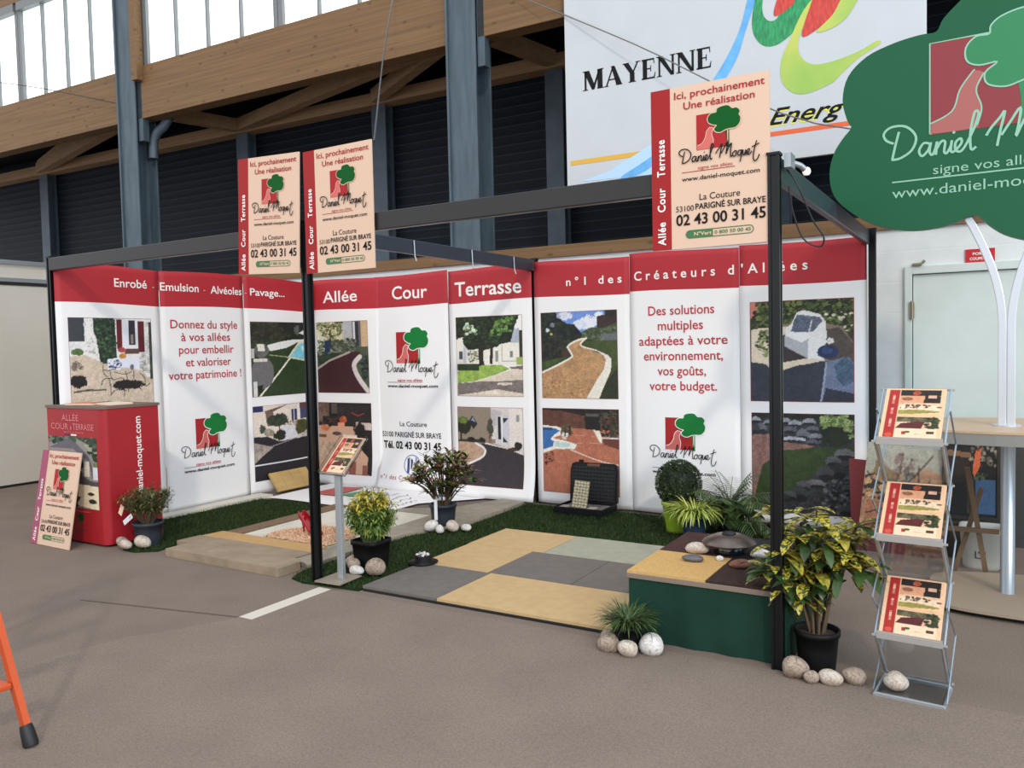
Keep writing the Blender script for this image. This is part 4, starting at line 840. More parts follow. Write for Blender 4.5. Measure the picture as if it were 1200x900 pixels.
# ------------------------------------------------------------------ ground samples of the stand
m_turf = mat('turf_back', (34, 48, 24), .95, var=.25, scale=30, spec=.1); m_blade = [mat('turf_blade', (46, 62, 28), .8, spec=.2), mat('turf_blade_dark', (32, 47, 22), .8, spec=.2), mat('turf_blade_light', (62, 76, 38), .8, spec=.2)]
def turf(label, outline, dens=5200, seed=3, z=.012):
    cx = sum(p[0] for p in outline)/len(outline); cy = sum(p[1] for p in outline)/len(outline)
    t = thing('artificial_grass_mat', label, 'grass mat', (cx, cy, 0), 0, 'artificial grass mats')
    mb = MB(); mb.prism([(x, y, .001) for x, y in outline], (0, 0, z-.001)); mb.build('backing', m_turf, t)
    rd = np.random.RandomState(seed)
    xs = [p[0] for p in outline]; ys = [p[1] for p in outline]
    n_ = int((max(xs)-min(xs))*(max(ys)-min(ys))*dens)
    X = rd.uniform(min(xs), max(xs), n_); Y = rd.uniform(min(ys), max(ys), n_)
    m = np.zeros(n_, bool); N = len(outline)
    for i in range(N):
        x0, y0 = outline[i]; x1, y1 = outline[(i+1) % N]
        if y0 == y1: continue
        m ^= ((Y < y0) != (Y < y1)) & (X < (x1-x0)*(Y-y0)/(y1-y0)+x0)
    X, Y = X[m], Y[m]; n_ = len(X); a = rd.uniform(0, 2*PI, n_); h = rd.uniform(.014, .028, n_); le = rd.normal(0, .010, (n_, 2)); wd = .0035
    V = np.zeros((n_, 3, 3)); V[:, 0] = np.c_[X-wd*np.cos(a), Y-wd*np.sin(a), np.full(n_, z)]; V[:, 1] = np.c_[X+wd*np.cos(a), Y+wd*np.sin(a), np.full(n_, z)]; V[:, 2] = np.c_[X+le[:, 0], Y+le[:, 1], z+h]
    V -= np.array([cx, cy, 0])
    me = bpy.data.meshes.new('grass_blades'); me.from_pydata(V.reshape(-1, 3).tolist(), [], np.arange(n_*3).reshape(-1, 3).tolist())
    for q in m_blade: me.materials.append(q)
    me.polygons.foreach_set('material_index', rd.choice([0, 0, 1, 2], n_)); me.update()
    o = bpy.data.objects.new('grass_blades', me); COL.objects.link(o); o.parent = t; o['kind'] = 'stuff'
turf('artificial grass mat beside the left wall, from the red counter to the wood sample', [(.80, .03), (.95, -.06), (1.1, -.065), (1.24, .04), (1.20, .24), (1.22, .45), (1.25, .64), (1.275, 1.2), (1.275, 1.93), (.7, 1.97), (.27, 1.95), (.26, 1.2), (.22, .45), (.80, .45)], seed=1)
turf('narrow artificial grass strip between the stone samples and the checkered tiles', [(2.72, .12), (2.78, -.03), (2.92, -.07), (3.38, -.035), (3.365, .6), (3.345, 1.2), (3.33, 1.83), (2.97, 1.83), (2.74, 1.25), (2.735, .7)], seed=2)
turf('wide artificial grass mat along the back wall under the open case', [(2.98, 1.83), (5.205, 1.83), (5.205, .98), (6.0, .98), (6.0, 2.90), (2.96, 2.88)], seed=4)
# stone and timber samples
m_sand = mat('sandstone', (146, 129, 108), .8, var=.12, scale=8, bump=.15, bscale=60, spec=.2); m_tan = mat('tan_resin', (186, 150, 100), .8, var=.08, scale=60, bump=.2, bscale=200, spec=.2)
m_brown = mat('brown_sample', (122, 100, 78), .8, var=.14, scale=20, bump=.2, bscale=150, spec=.2); m_pale2 = mat('pale_slab', (206, 200, 184), .75, var=.06, scale=6, spec=.2); m_gslab = mat('grey_slab', (150, 140, 124), .8, var=.1, scale=12, bump=.1, bscale=120, spec=.2)
def slab(name, label, pts, z0, z1, m_, grp='flat paving samples', bev=.004):
    mb = MB(); mb.prism([(x, y, z0) for x, y in pts], (0, 0, z1-z0)); cx = sum(p[0] for p in pts)/len(pts); cy = sum(p[1] for p in pts)/len(pts)
    return tag(mb.build(name, m_, at=(cx, cy, z0), bevel=bev), label, 'paving sample', grp)
slab('stone_edging', 'pale stone edging strip lying along the foot of the left wall', [(.075, .5), (.20, .5), (.25, 1.95), (.28, 2.1), (.075, 2.1)], .001, .035, m_pale2)
slab('step_board', 'front brown step of the paving samples nearest the aisle', [(1.42, -.02), (2.66, -.04), (2.66, .165), (2.60, .225), (1.42, .225)], .001, .06, m_sand)
slab('step_board', 'second brown step board behind the front step', [(1.21, .235), (2.50, .235), (2.50, .44), (1.22, .45)], .001, .045, m_sand)
slab('resin_strip', 'tan resin strip in front of the gravel bed', [(1.23, .46), (2.47, .45), (2.47, .63), (1.26, .65)], .001, .042, m_tan)
slab('brown_edging', 'dark brown edging strip beside the left grass mat', [(1.285, .66), (1.46, .655), (1.465, 1.97), (1.29, 1.97)], .001, .038, m_brown)
slab('pale_slab', 'pale slab carrying the gravel bed and the red shoe', [(1.475, .66), (2.46, .65), (2.46, 1.97), (1.475, 1.97)], .001, .03, m_pale2)
slab('grey_path', 'grey brown path strip between gravel bed and narrow grass strip', [(2.48, .24), (2.62, .235), (2.71, .19), (2.715, .7), (2.72, 1.25), (2.93, 1.82), (2.94, 2.84), (2.66, 2.90), (2.47, 2.35)], .001, .034, m_gslab)
slab('wall_kerb', 'grey kerb slab at the back between white sheet and wide grass mat', [(2.475, 2.0), (2.475, 2.0), (2.47, 2.0)] if False else [(2.0, 1.985), (2.465, 1.985), (2.465, 2.34), (2.0, 2.10)], .001, .03, m_gslab)
# gravel
gm = [mat('gravel_pink', (206, 160, 128), .8), mat('gravel_tan', (222, 188, 150), .8), mat('gravel_brown', (176, 124, 92), .8)]
mb = MB(); rd = random.Random(5)
OCT = [(1, 0, 0), (-1, 0, 0), (0, 1, 0), (0, -1, 0), (0, 0, 1), (0, 0, -1)]; OF = [(0, 2, 4), (2, 1, 4), (1, 3, 4), (3, 0, 4), (2, 0, 5), (1, 2, 5), (3, 1, 5), (0, 3, 5)]
gp = [(1.72, .67), (2.45, .66), (2.45, .98), (2.25, 1.20), (1.88, 1.18), (1.70, .9)]
def inside(x, y, pts):
    c = False
    for i in range(len(pts)):
        x0, y0 = pts[i]; x1, y1 = pts[(i+1) % len(pts)]
        if (y0 < y) != (y1 < y) and x < (x1-x0)*(y-y0)/(y1-y0)+x0: c = not c
    return c
while len(mb.f) < 3400*8:
    x, y = rd.uniform(1.7, 2.46), rd.uniform(.65, 1.21)
    if not inside(x, y, gp): continue
    r = rd.uniform(.006, .012); R = Matrix.Rotation(rd.uniform(0, 6), 3, Vector((rd.random(), rd.random(), rd.random()+.1)).normalized())
    mb.add([Vector((x, y, .034+rd.uniform(0, .012)))+R @ Vector((a*r*rd.uniform(.8, 1.3), b_*r, c*r*.7)) for a, b_, c in OCT], OF, rd.choice([0, 0, 1, 1, 2]), True)
o = mb.build('gravel_bed', gm, at=(2.05, .9, .03)); o['label'] = 'bed of pinkish tan gravel on the pale slab'; o['category'] = 'gravel'; o['kind'] = 'stuff'
# white sheet on the ground
ws = thing('printed_ground_sheet', 'white printed sheet lying on the floor at the foot of the back wall', 'sheet', (1.5, 2.4, 0))
mb = MB(); mb.grid(lambda u, v: Vector((.32+1.66*u+.48*max(0, (v-.45)/.55)*u, 1.99+.93*v, .022+.004*math.sin(9*u+3*v))), 30, 16); mb.build('vinyl', m_vin, ws)
frg = Frame((0, 0, .0275), (0, -1, 0), (1, 0, 0))
G = lambda x, y: (-y, x)
mb = MB(); put_poly(mb, frg, [G(.58, 2.34), (-2.80, .60), (-2.86, .88), G(.92, 2.36)], 0, .001); put_poly(mb, frg, [G(.94, 2.42), (-2.66, 1.0), (-2.70, 1.36), G(1.28, 2.66), G(1.28, 2.46), G(1.1, 2.4)], 1, .001)
for x, y0, y1 in ((1.45, 2.2, 2.75), (1.62, 2.25, 2.72), (1.76, 2.1, 2.6), (1.88, 2.2, 2.5)):
    rr = random.Random(int(x*100)); put_stroke(mb, frg, [(-(y1-(y1-y0)*k/9), x+rr.uniform(-.03, .03)) for k in range(10)], .008, 2, .001)
mb.build('printed_marks', [mat('faded_red', (196, 92, 84), .6), mat('faded_green', (88, 150, 104), .6), m_ink], ws)
# checkered resin tiles
m_tgray = mat('tile_grey', (110, 103, 96), .7, var=.08, scale=14, bump=.15, bscale=220, spec=.3); m_ttan = mat('tile_tan', (192, 161, 116), .7, var=.05, scale=14, bump=.15, bscale=220, spec=.3); m_tan_shade = mat('tile_tan_shaded', (160, 158, 138), .7, var=.05, scale=14, bump=.15, bscale=220, spec=.3)  # last tile colour is the tan with sun shade mixed in
TL = [(3.385, 3.97, .0, .612, 'g', 'grey resin tile at the front left corner of the checkered floor'), (3.975, 5.21, .0, .612, 't', 'long tan resin tile along the front of the checkered floor'),
      (3.38, 3.945, .617, 1.232, 't', 'tan resin tile at the left in the middle row of the checkered floor'), (3.95, 4.567, .617, 1.232, 'g', 'grey resin tile at the centre of the checkered floor'), (4.572, 5.21, .617, 1.232, 'g', 'grey resin tile meeting the green plinth in the checkered floor'),
      (3.37, 4.03, 1.237, 1.80, 't', 'tan resin tile in the back row at the left of the checkered floor'), (4.035, 5.20, 1.237, 1.80, 'c', 'tan resin tile coloured as shaded at the back right of the checkered floor')]
for x0, x1, y0, y1, c, lab in TL:
    o = slab('resin_tile', lab, [(x0, y0), (x1, y0), (x1, y1), (x0, y1)], .014, .030, {'g': m_tgray, 't': m_ttan, 'c': m_tan_shade}[c], 'tiles of the checkered floor', .002)
slab('shadow_underlay', 'black underlay added as the dark shadow edge below the checkered tiles', [(3.395, -.012), (5.205, -.012), (5.205, 1.795), (3.385, 1.795)], .001, .0138, mat('underlay_black', (20, 20, 20), .9), None, .001)  # black sheet standing in for the shadow edge under the tiles
m_tape = mat('white_tape', (206, 196, 182), .6)
mb = MB(); mb.box(3.085, 3.19, -.735, -.085, .0005, .003); tag(mb.build('tape_strip', m_tape, at=(3.14, -.4, 0)), 'pale strip of tape on the carpet leading to the brochure stand', 'tape')
mb = MB(); mb.prism([(x, y, .0002) for x, y in [(3.085, -.09), (3.085, -.735), (2.98, -.97), (2.80, -1.25), (2.72, -1.6), (2.70, -8.9), (15.9, -8.9), (15.9, -.09)]], (0, 0, .0016))
struct(mb.build('floor_runner', m_carpet2), 'slightly lighter width of carpet in the aisle')
mb = MB(); mb.prism([(x, y, .0002) for x, y in [(1.9, -.985), (2.4, -.885), (3.08, -.748), (3.08, -.736), (2.4, -.872), (1.9, -.977)]], (0, 0, .003))
struct(mb.build('carpet_joint', m_seam), 'raised joint between carpet widths')

# ------------------------------------------------------------------ green plinth
pl = thing('plinth', 'low dark green skirted plinth with tan and brown resin samples on top', 'plinth', (5.6, .45, 0))
m_skirt = mat('skirt_green', (22, 54, 42), .75, var=.12, scale=4, bump=.1, spec=.2); m_edge = mat('plinth_edge', (128, 112, 98), .7); m_dbr = mat('resin_dark_brown', (58, 42, 36), .8, var=.3, scale=90, bump=.3, bscale=220, spec=.2); m_rbr = mat('resin_red_brown', (72, 46, 42), .8, var=.3, scale=90, bump=.3, bscale=220, spec=.2); m_dk = mat('resin_black', (38, 38, 38), .8, var=.3, scale=90, bump=.3, bscale=220, spec=.2)
mb = MB(); mb.grid(lambda u, v: Vector((5.235+.805*u, -.012+.006*math.sin(26*u)*(1-v), .003+.322*v)), 40, 6)
mb.grid(lambda u, v: Vector((6.04, -.012+.96*u, .003+.322*v)), 10, 6); mb.grid(lambda u, v: Vector((6.04-.805*u, .948, .003+.322*v)), 10, 6); mb.grid(lambda u, v: Vector((5.235, .948-.96*u, .003+.322*v)), 10, 6)
mb.build('skirt', m_skirt, pl)
mb = MB(); mb.box(5.225, 6.045, -.022, .955, .325, .352); mb.build('top_board', m_edge, pl, bevel=.003)
for nm, x0, x1, y0, y1, m_ in (('resin_sample', 5.228, 5.645, -.018, .45, mat('resin_orange_tan', (200, 160, 100), .8, var=.08, scale=60, bump=.3, bscale=200, spec=.2)), ('resin_sample', 5.65, 6.042, -.018, .45, m_dbr), ('resin_sample', 5.228, 5.645, .455, .952, m_rbr), ('resin_sample', 5.65, 6.042, .455, .952, m_dk)):
    mb = MB(); mb.box(x0, x1, y0, y1, .352, .364); o = mb.build(nm, m_, pl)
# metal fountain on the plinth
ZP = .364
ft = thing('garden_fountain', 'small dark metal water feature ring on the green plinth among stones', 'fountain', (5.60, .56, ZP))
m_iron = mat('dark_iron', (112, 100, 92), .28, .85, var=.25, scale=9); m_wat = mat('basin_dark', (24, 30, 38), .08, spec=.8)
mb = MB(); mb.grid(lambda u, v: Vector((5.60+math.cos(2*PI*u)*(.148-.11*v), .56+math.sin(2*PI*u)*(.148-.11*v), ZP+.062+.045*math.sin(PI*.5*v)**.8)), 48, 10); mb.lathe([(.148, .062), (.144, .054), (.035, .095)], (5.6, .56, ZP), 48)
o = mb.build('domed_cover', m_iron, ft)
mb = MB(); mb.lathe([(.08, 0), (.085, .012), (.07, .06), (.05, .075)], (5.6, .56, ZP), 30); mb.build('basin', m_wat, ft)
mb = MB(); mb.lathe([(.037, .106), (.04, .112), (.034, .116), (.03, .108), (.001, .104)], (5.6, .56, ZP), 24); mb.build('spout', mat('blackish', (28, 28, 30), .4), ft)

# ------------------------------------------------------------------ stones
def stone_mat(name, c, c2, vein):
    m = mat(name, c, .62, rgb2=c2, scale=9, bump=.35, bscale=26, spec=.3, detail=8)
    n, l = m.node_tree.nodes, m.node_tree.links; bs = n['Principled BSDF']; src = bs.inputs['Base Color'].links[0].from_socket
    tc = n.new('ShaderNodeTexCoord'); nz = n.new('ShaderNodeTexNoise'); nz.inputs['Scale'].default_value = 22; nz.inputs['Detail'].default_value = 6; nz.inputs['Distortion'].default_value = 1.5; l.new(tc.outputs['Object'], nz.inputs['Vector'])
    rp = n.new('ShaderNodeValToRGB'); e = rp.color_ramp.elements; e[0].position = .46; e[0].color = (1, 1, 1, 1); e[1].position = .54; e[1].color = (1, 1, 1, 1); k = e.new(.5); k.color = (*L3(vein), 1)
    l.new(nz.outputs['Fac'], rp.inputs[0]); mx = n.new('ShaderNodeMix'); mx.data_type = 'RGBA'; mx.blend_type = 'MULTIPLY'; mx.inputs[0].default_value = .7
    l.new(src, mx.inputs[6]); l.new(rp.outputs[0], mx.inputs[7]); l.new(mx.outputs[2], bs.inputs['Base Color']); return m
m_stw = stone_mat('stone_white', (210, 200, 188), (178, 160, 140), (150, 130, 112)); m_stb = stone_mat('stone_beige', (176, 158, 140), (142, 124, 108), (120, 104, 90)); m_stg = mat('stone_grey', (92, 90, 94), .6, var=.25, scale=12, bump=.1); m_str = stone_mat('stone_red', (140, 92, 74), (110, 72, 60), (170, 130, 110)); m_stp = stone_mat('stone_pure', (222, 218, 212), (196, 190, 182), (170, 158, 146))
def stone(label, x, y, rx, ry, rz, m_, z=0.0, grp=None, seed=0, rot=0.0):
    mb = MB(); mb.rock((x, y, z+rz*.80), rx, ry, rz, seed, 0, 26, .20, rot)
    return tag(mb.build('stone', m_, at=(x, y, z)), label, 'stone', grp)
ga = 'stones in front of the spotted shrub'
stone('large round beige stone at the foot of the tall dark post', 6.085, -.115, .058, .055, .052, m_stb, 0, ga, 1)
stone('smallest round stone in front of the spotted shrub', 6.172, -.155, .032, .03, .032, m_stb, 0, ga, 2)
stone('long pale stone in the middle in front of the spotted shrub', 6.255, -.125, .062, .045, .042, m_stw, 0, ga, 3)
stone('stone at the right end of the row in front of the spotted shrub', 6.345, -.06, .052, .045, .04, m_stb, 0, ga, 4)
stone('pale stone lying in the bottom tray of the brochure rack', 6.515, -.085, .052, .042, .04, m_stw, .018, None, 5)
gb = 'stones around the grass pot'
stone('bright white stone right of the grass pot', 5.405, -.155, .056, .05, .052, m_stp, 0, gb, 6); stone('pale stone in front of the grass pot', 5.322, -.24, .055, .042, .044, m_stw, 0, gb, 7, .3)
stone('beige stone left of the grass pot', 5.215, -.215, .054, .045, .044, m_stb, 0, gb, 8); stone('beige stone half hidden behind, left of the grass pot', 5.165, -.115, .045, .04, .04, m_stb, 0, gb, 9)
gc = 'stones by the yellow shrub'
stone('largest beige stone at the right of the yellow shrub pot', 3.285, .245, .068, .058, .056, m_stb, .03, gc, 10); stone('flat white stone in front of the yellow shrub pot', 3.175, .185, .055, .042, .032, m_stp, .03, gc, 11, .3)
stone('upright pale stone beside the brochure stand pole', 3.095, .245, .05, .042, .052, m_stb, .03, gc, 12); stone('beige stone at the left just behind the brochure stand pole', 3.0, .33, .048, .04, .04, m_stb, .03, gc, 13)
gd = 'white stones by the photinia'
stone('large bright white stone left of the red leaved shrub pot', 2.845, 1.475, .06, .05, .048, m_stp, .03, gd, 14); stone('small upright white stone in front of the red leaved shrub pot', 2.955, 1.43, .034, .032, .04, m_stp, .03, gd, 15)
stone('greyish white stone against the red leaved shrub pot', 3.01, 1.53, .048, .042, .046, m_stw, .03, gd, 16); stone('long white stone at the right of the red leaved shrub pot', 3.10, 1.60, .06, .034, .03, m_stp, .03, gd, 17, -.3)
ge = 'stones beside the counter plant'
stone('taller beige stone against the red counter corner', .885, -.02, .06, .055, .06, m_stb, .0, ge, 18); stone('low pale stone in front of the counter plant', .985, -.055, .06, .045, .036, m_stw, .025, ge, 19); stone('white stone right of the counter plant pot', 1.075, .035, .07, .05, .05, m_stw, .025, ge, 20, .4)
gf = 'stones around the fountain'
stone('pale stone at the left of the fountain on the plinth', 5.44, .48, .06, .042, .03, m_stw, ZP, gf, 21); stone('white stone at the right of the fountain on the plinth', 5.785, .52, .055, .04, .028, m_stp, ZP, gf, 22); stone('flat grey stone on the tan sample of the plinth', 5.475, .30, .06, .04, .022, m_stg, ZP, gf, 23); stone('reddish flat stone in front of the fountain on the plinth', 5.73, .29, .055, .042, .024, m_str, ZP, gf, 24); stone('tiny white stone in front of the fountain ring', 5.60, .375, .02, .016, .014, m_stp, ZP, gf, 25)

# ------------------------------------------------------------------ plants
m_soil = mat('soil', (58, 46, 38), .95, var=.3, scale=40, bump=.4); m_pot = mat('pot_black', (13, 13, 14), .55, spec=.25); m_potg = mat('pot_grey', (46, 51, 58), .5, spec=.3); m_potb = mat('pot_blue', (36, 50, 72), .35, spec=.6); m_lime = mat('pot_lime', (138, 168, 40), .4, spec=.5); m_stem = mat('stem_brown', (92, 74, 54), .8); m_stemg = mat('stem_green', (90, 104, 60), .7)
def pot(parent, c, rt_, rb, h, m_, sq=None, name='pot'):
    mb = MB()
    mb.lathe([(rb, 0), (rb*.5+rt_*.5, h*.5), (rt_*.97, h*.86), (rt_*1.04, h*.865), (rt_*1.04, h), (rt_*.95, h), (rt_*.90, h*.8)], c, 28, 0, True, sq)
    mb.build(name, m_, parent)
    mb = MB(); mb.lathe([(rt_*.93, h*.86), (rt_*.5, h*.9), (.001, h*.91)], c, 20, 0, True, sq); mb.build('soil', m_soil, parent)
def rdir(rd, zlo=-.3, zhi=1.0):
    z = rd.uniform(zlo, zhi); a = rd.uniform(0, 2*PI); q = math.sqrt(max(0, 1-z*z)); return Vector((q*math.cos(a), q*math.sin(a), z))
UPV = Vector((0, 0, 1))
# spotted laurel
def spotted():
    m = bpy.data.materials.new('spotted_leaf'); m.use_nodes = True; n, l = m.node_tree.nodes, m.node_tree.links; b = n['Principled BSDF']
    tc = n.new('ShaderNodeTexCoord'); nz = n.new('ShaderNodeTexNoise'); nz.inputs['Scale'].default_value = 75; nz.inputs['Detail'].default_value = 3
    l.new(tc.outputs['Object'], nz.inputs['Vector']); rp = n.new('ShaderNodeValToRGB'); rp.color_ramp.interpolation = 'LINEAR'
    rp.color_ramp.elements[0].position = .46; rp.color_ramp.elements[0].color = (*L3((46, 66, 28)), 1); rp.color_ramp.elements[1].position = .56; rp.color_ramp.elements[1].color = (*L3((186, 166, 58)), 1)
    l.new(nz.outputs['Fac'], rp.inputs[0]); l.new(rp.outputs[0], b.inputs['Base Color']); b.inputs['Roughness'].default_value = .35
    return m
m_spot = spotted(); m_spoty = mat('leaf_yellow', (196, 172, 70), .4, rgb2=(120, 128, 48), scale=50); m_leafg = mat('leaf_green', (42, 66, 32), .4, rgb2=(66, 90, 42), scale=20)
AU = (6.16, .05, 0)
t = thing('spotted_laurel', 'large potted shrub with yellow spotted leaves beside the brochure rack', 'plant', AU)
pot(t, AU, .10, .082, .185, m_pot)
rd = random.Random(11); mbs = MB(); mbl = MB()
tips = []
for k in range(11):
    a = 2*PI*k/11+rd.uniform(-.3, .3); r = rd.uniform(.08, .27); top = Vector((AU[0]+r*math.cos(a), AU[1]+r*math.sin(a)*.8, rd.uniform(.44, .73)))
    b0 = Vector((AU[0]+.03*math.cos(a), AU[1]+.03*math.sin(a), .16)); mid = b0.lerp(top, .5)+Vector((0, 0, .03))-Vector((math.cos(a), math.sin(a), 0))*.02
    mbs.tube(smooth_pts([b0, mid, top], 4), [.007]*4+[.005]*4+[.004], 7); tips.append((top, (top-mid).normalized()))
tips.append((Vector((AU[0]-.04, AU[1], .75)), UPV.copy())); mbs.tube([(AU[0], AU[1], .16), (AU[0]+.01, AU[1], .45), (AU[0], AU[1], .75)], [.008, .006, .004], 7)
for x, z in ((-.30, .46), (-.22, .45), (.29, .52), (.20, .58), (-.15, .55), (.05, .56), (-.15, .40), (-.20, .56), (.10, .54), (.0, .50), (-.1, .64), (.14, .66)): tips.append((Vector((AU[0]+x*.8, AU[1]-.05, z)), Vector((x*2, -.2, .5)).normalized()))
for tp, d in tips:
    for j in range(rd.choice([7, 8, 9])):
        a = 2*PI*j/7+rd.uniform(-.3, .3); out = Vector((math.cos(a), math.sin(a), rd.uniform(-.35, .55))); dd = (out*.9+d*.25).normalized()
        mbl.leaf(tp-d*rd.uniform(0, .07), dd, UPV, rd.uniform(.10, .17), rd.uniform(.045, .062), rd.uniform(.5, 1.3), rd.choice([0, 0, 0, 1, 2]), 5, .25)
    for j in range(4):
        a = rd.uniform(0, 6.28); mbl.leaf(tp-d*rd.uniform(.06, .16), Vector((math.cos(a), math.sin(a), rd.uniform(-.7, .1))), UPV, rd.uniform(.10, .15), rd.uniform(.04, .055), rd.uniform(.4, 1.2), rd.choice([0, 2, 2]), 5, .2)
mbs.build('stems', m_stem, t); mbl.build('foliage', [m_spot, m_spoty, m_leafg], t)
# grass pot in front of the plinth
GP = (5.275, -.135, 0)
t = thing('sedge_grass', 'small tufted green grass in a black pot in front of the green plinth', 'plant', GP); pot(t, GP, .078, .062, .125, m_pot)
rd = random.Random(12); mb = MB()
for k in range(520):
    a = rd.uniform(0, 6.28); r = rd.uniform(0, .06); d = Vector((math.cos(a)*rd.uniform(.25, 1.0), math.sin(a)*rd.uniform(.25, 1.0), rd.uniform(.5, 1.1)))
    mb.leaf(Vector(GP)+Vector((r*math.cos(a), r*math.sin(a), .115)), d, UPV, rd.uniform(.09, .185), .0045, rd.uniform(.8, 2.2), rd.choice([0, 0, 1, 2]), 5, .1)
mb.build('foliage', [mat('sedge_green', (58, 82, 34), .55), mat('sedge_dark', (34, 56, 26), .55), mat('sedge_pale', (92, 110, 58), .55)], t)
# yellow topped shrub
YP = (3.13, .385, .02)
t = thing('golden_shrub', 'bushy shrub with golden top and narrow leaves in a square black pot', 'plant', YP); pot(t, YP, .108, .088, .205, m_pot, 8)
rd = random.Random(13); mb = MB(); ms = MB()
for k in range(80):
    a = rd.uniform(0, 6.28); r = math.sqrt(rd.random())*.185; top = Vector((YP[0]+r*math.cos(a), YP[1]+r*math.sin(a), .31+.29*math.sqrt(max(0, 1-(r/.21)**2))*rd.uniform(.5, 1)))
    b0 = Vector((YP[0]+.05*math.cos(a), YP[1]+.05*math.sin(a), .205)); ms.tube([b0, b0.lerp(top, .5), top], [.004, .003, .002], 5)
    for j in range(38):
        f = rd.uniform(.3, 1.0); p = b0.lerp(top, f); aa = rd.uniform(0, 6.28)
        mi = 0 if p.z > .45 and rd.random() < .85 else (1 if rd.random() < .5 else 2)
        mb.leaf(p, Vector((math.cos(aa), math.sin(aa), rd.uniform(-.3, .8))), UPV, rd.uniform(.05, .085), .014, rd.uniform(.8, 2.2), mi, 3, .1)
ms.build('stems', m_stemg, t); mb.build('foliage', [mat('golden_leaf', (206, 178, 52), .5, rgb2=(176, 164, 56), scale=40), mat('olive_leaf', (130, 146, 62), .5), mat('mid_leaf', (82, 112, 52), .5)], t)
# red leaved shrub
PP = (2.80, 1.70, .034)
t = thing('red_leaf_shrub', 'wide shrub with red brown and green leaves in a grey pot tied with white tape', 'plant', PP); pot(t, PP, .115, .095, .18, m_potg)
rd = random.Random(14); mb = MB(); ms = MB()
for k in range(46):
    a = rd.uniform(0, 6.28); el = rd.uniform(.15, 1.0); r = .36*math.sqrt(1-el*el*.75)*rd.uniform(.55, 1); top = Vector((PP[0]+r*math.cos(a), PP[1]+r*math.sin(a)*.8, .36+.34*el*rd.uniform(.6, 1)+.02))
    b0 = Vector((PP[0]+.03*math.cos(a), PP[1]+.03*math.sin(a), .19)); mid = b0.lerp(top, .45)+Vector((0, 0, .05)); ms.tube(smooth_pts([b0, mid, top], 3), [.007, .007, .006, .005, .004, .003, .003], 6)
    d = (top-mid).normalized()
    for j in range(22):
        f = rd.uniform(.35, 1.02); p = mid.lerp(top, f) if f > .45 else b0.lerp(mid, f+.4); aa = rd.uniform(0, 6.28)
        mi = rd.choice([0, 0, 1, 1, 4]) if f > .75 else rd.choice([2, 2, 3, 1])
        mb.leaf(p, (Vector((math.cos(aa), math.sin(aa), rd.uniform(-.2, .7)))+d*.4), UPV, rd.uniform(.06, .095), .026, rd.uniform(.1, .8), mi, 4, .2)
ms.build('stems', m_stem, t); mb.build('foliage', [mat('red_leaf', (112, 62, 50), .4), mat('bronze_leaf', (96, 84, 48), .4), mat('deep_leaf', (44, 66, 34), .4), mat('green_leaf', (70, 100, 46), .4), mat('fresh_leaf', (140, 160, 76), .4)], t)
m_wtape = mat('plastic_white', (228, 230, 234), .4)
mb = MB(); mb.lathe([(.062, .215), (.066, .217), (.066, .245), (.062, .247)], (PP[0], PP[1], PP[2]), 20); mb.box(PP[0]+.0, PP[0]+.03, PP[1]-.128, PP[1]-.122, PP[2]+.06, PP[2]+.235); mb.box(PP[0], PP[0]+.03, PP[1]-.125, PP[1]-.06, PP[2]+.228, PP[2]+.235); mb.build('tie_tape', m_wtape, t)
# box ball
LB = (4.66, 2.40, .012)
t = thing('box_ball', 'clipped round box bush in a lime green pot', 'plant', LB); pot(t, LB, .135, .10, .25, m_lime)
rd = random.Random(15); mb = MB()
cB = Vector((LB[0], LB[1], .405)); mb.rock(cB, .165, .165, .165, 3, 1, 24, .05)
for k in range(5200):
    d = rdir(rd, -.9, 1); p = cB+d*.178*rd.uniform(.93, 1.04); mb.leaf(p, (d+rdir(rd, -1, 1)*.9), UPV, .02, .011, .3, rd.choice([0, 0, 1, 2]), 2, .1)
mb.build('foliage', [mat('box_leaf', (48, 66, 36), .5), mat('box_dark', (28, 40, 24), .6), mat('box_light', (72, 94, 48), .5)], t)
# arching grass in a blue pot
BP = (4.86, 2.18, .012)
t = thing('arching_grass', 'yellow green arching grass in a dark blue pot between box ball and palm', 'plant', BP); pot(t, BP, .10, .08, .19, m_potb)
rd = random.Random(16); mb = MB()
for k in range(380):
    a = rd.uniform(0, 6.28); d = Vector((math.cos(a)*rd.uniform(.2, 1), math.sin(a)*rd.uniform(.2, 1), rd.uniform(.6, 1.2)))
    mb.leaf(Vector(BP)+Vector((.05*math.cos(a), .05*math.sin(a), .18)), d, UPV, rd.uniform(.15, .28), .010, rd.uniform(1.2, 2.6), rd.choice([0, 0, 1, 2]), 6, .15)
mb.build('foliage', [mat('sedge_lime', (168, 182, 74), .5), mat('sedge_mid', (112, 134, 58), .5), mat('sedge_cream', (206, 206, 120), .5)], t)
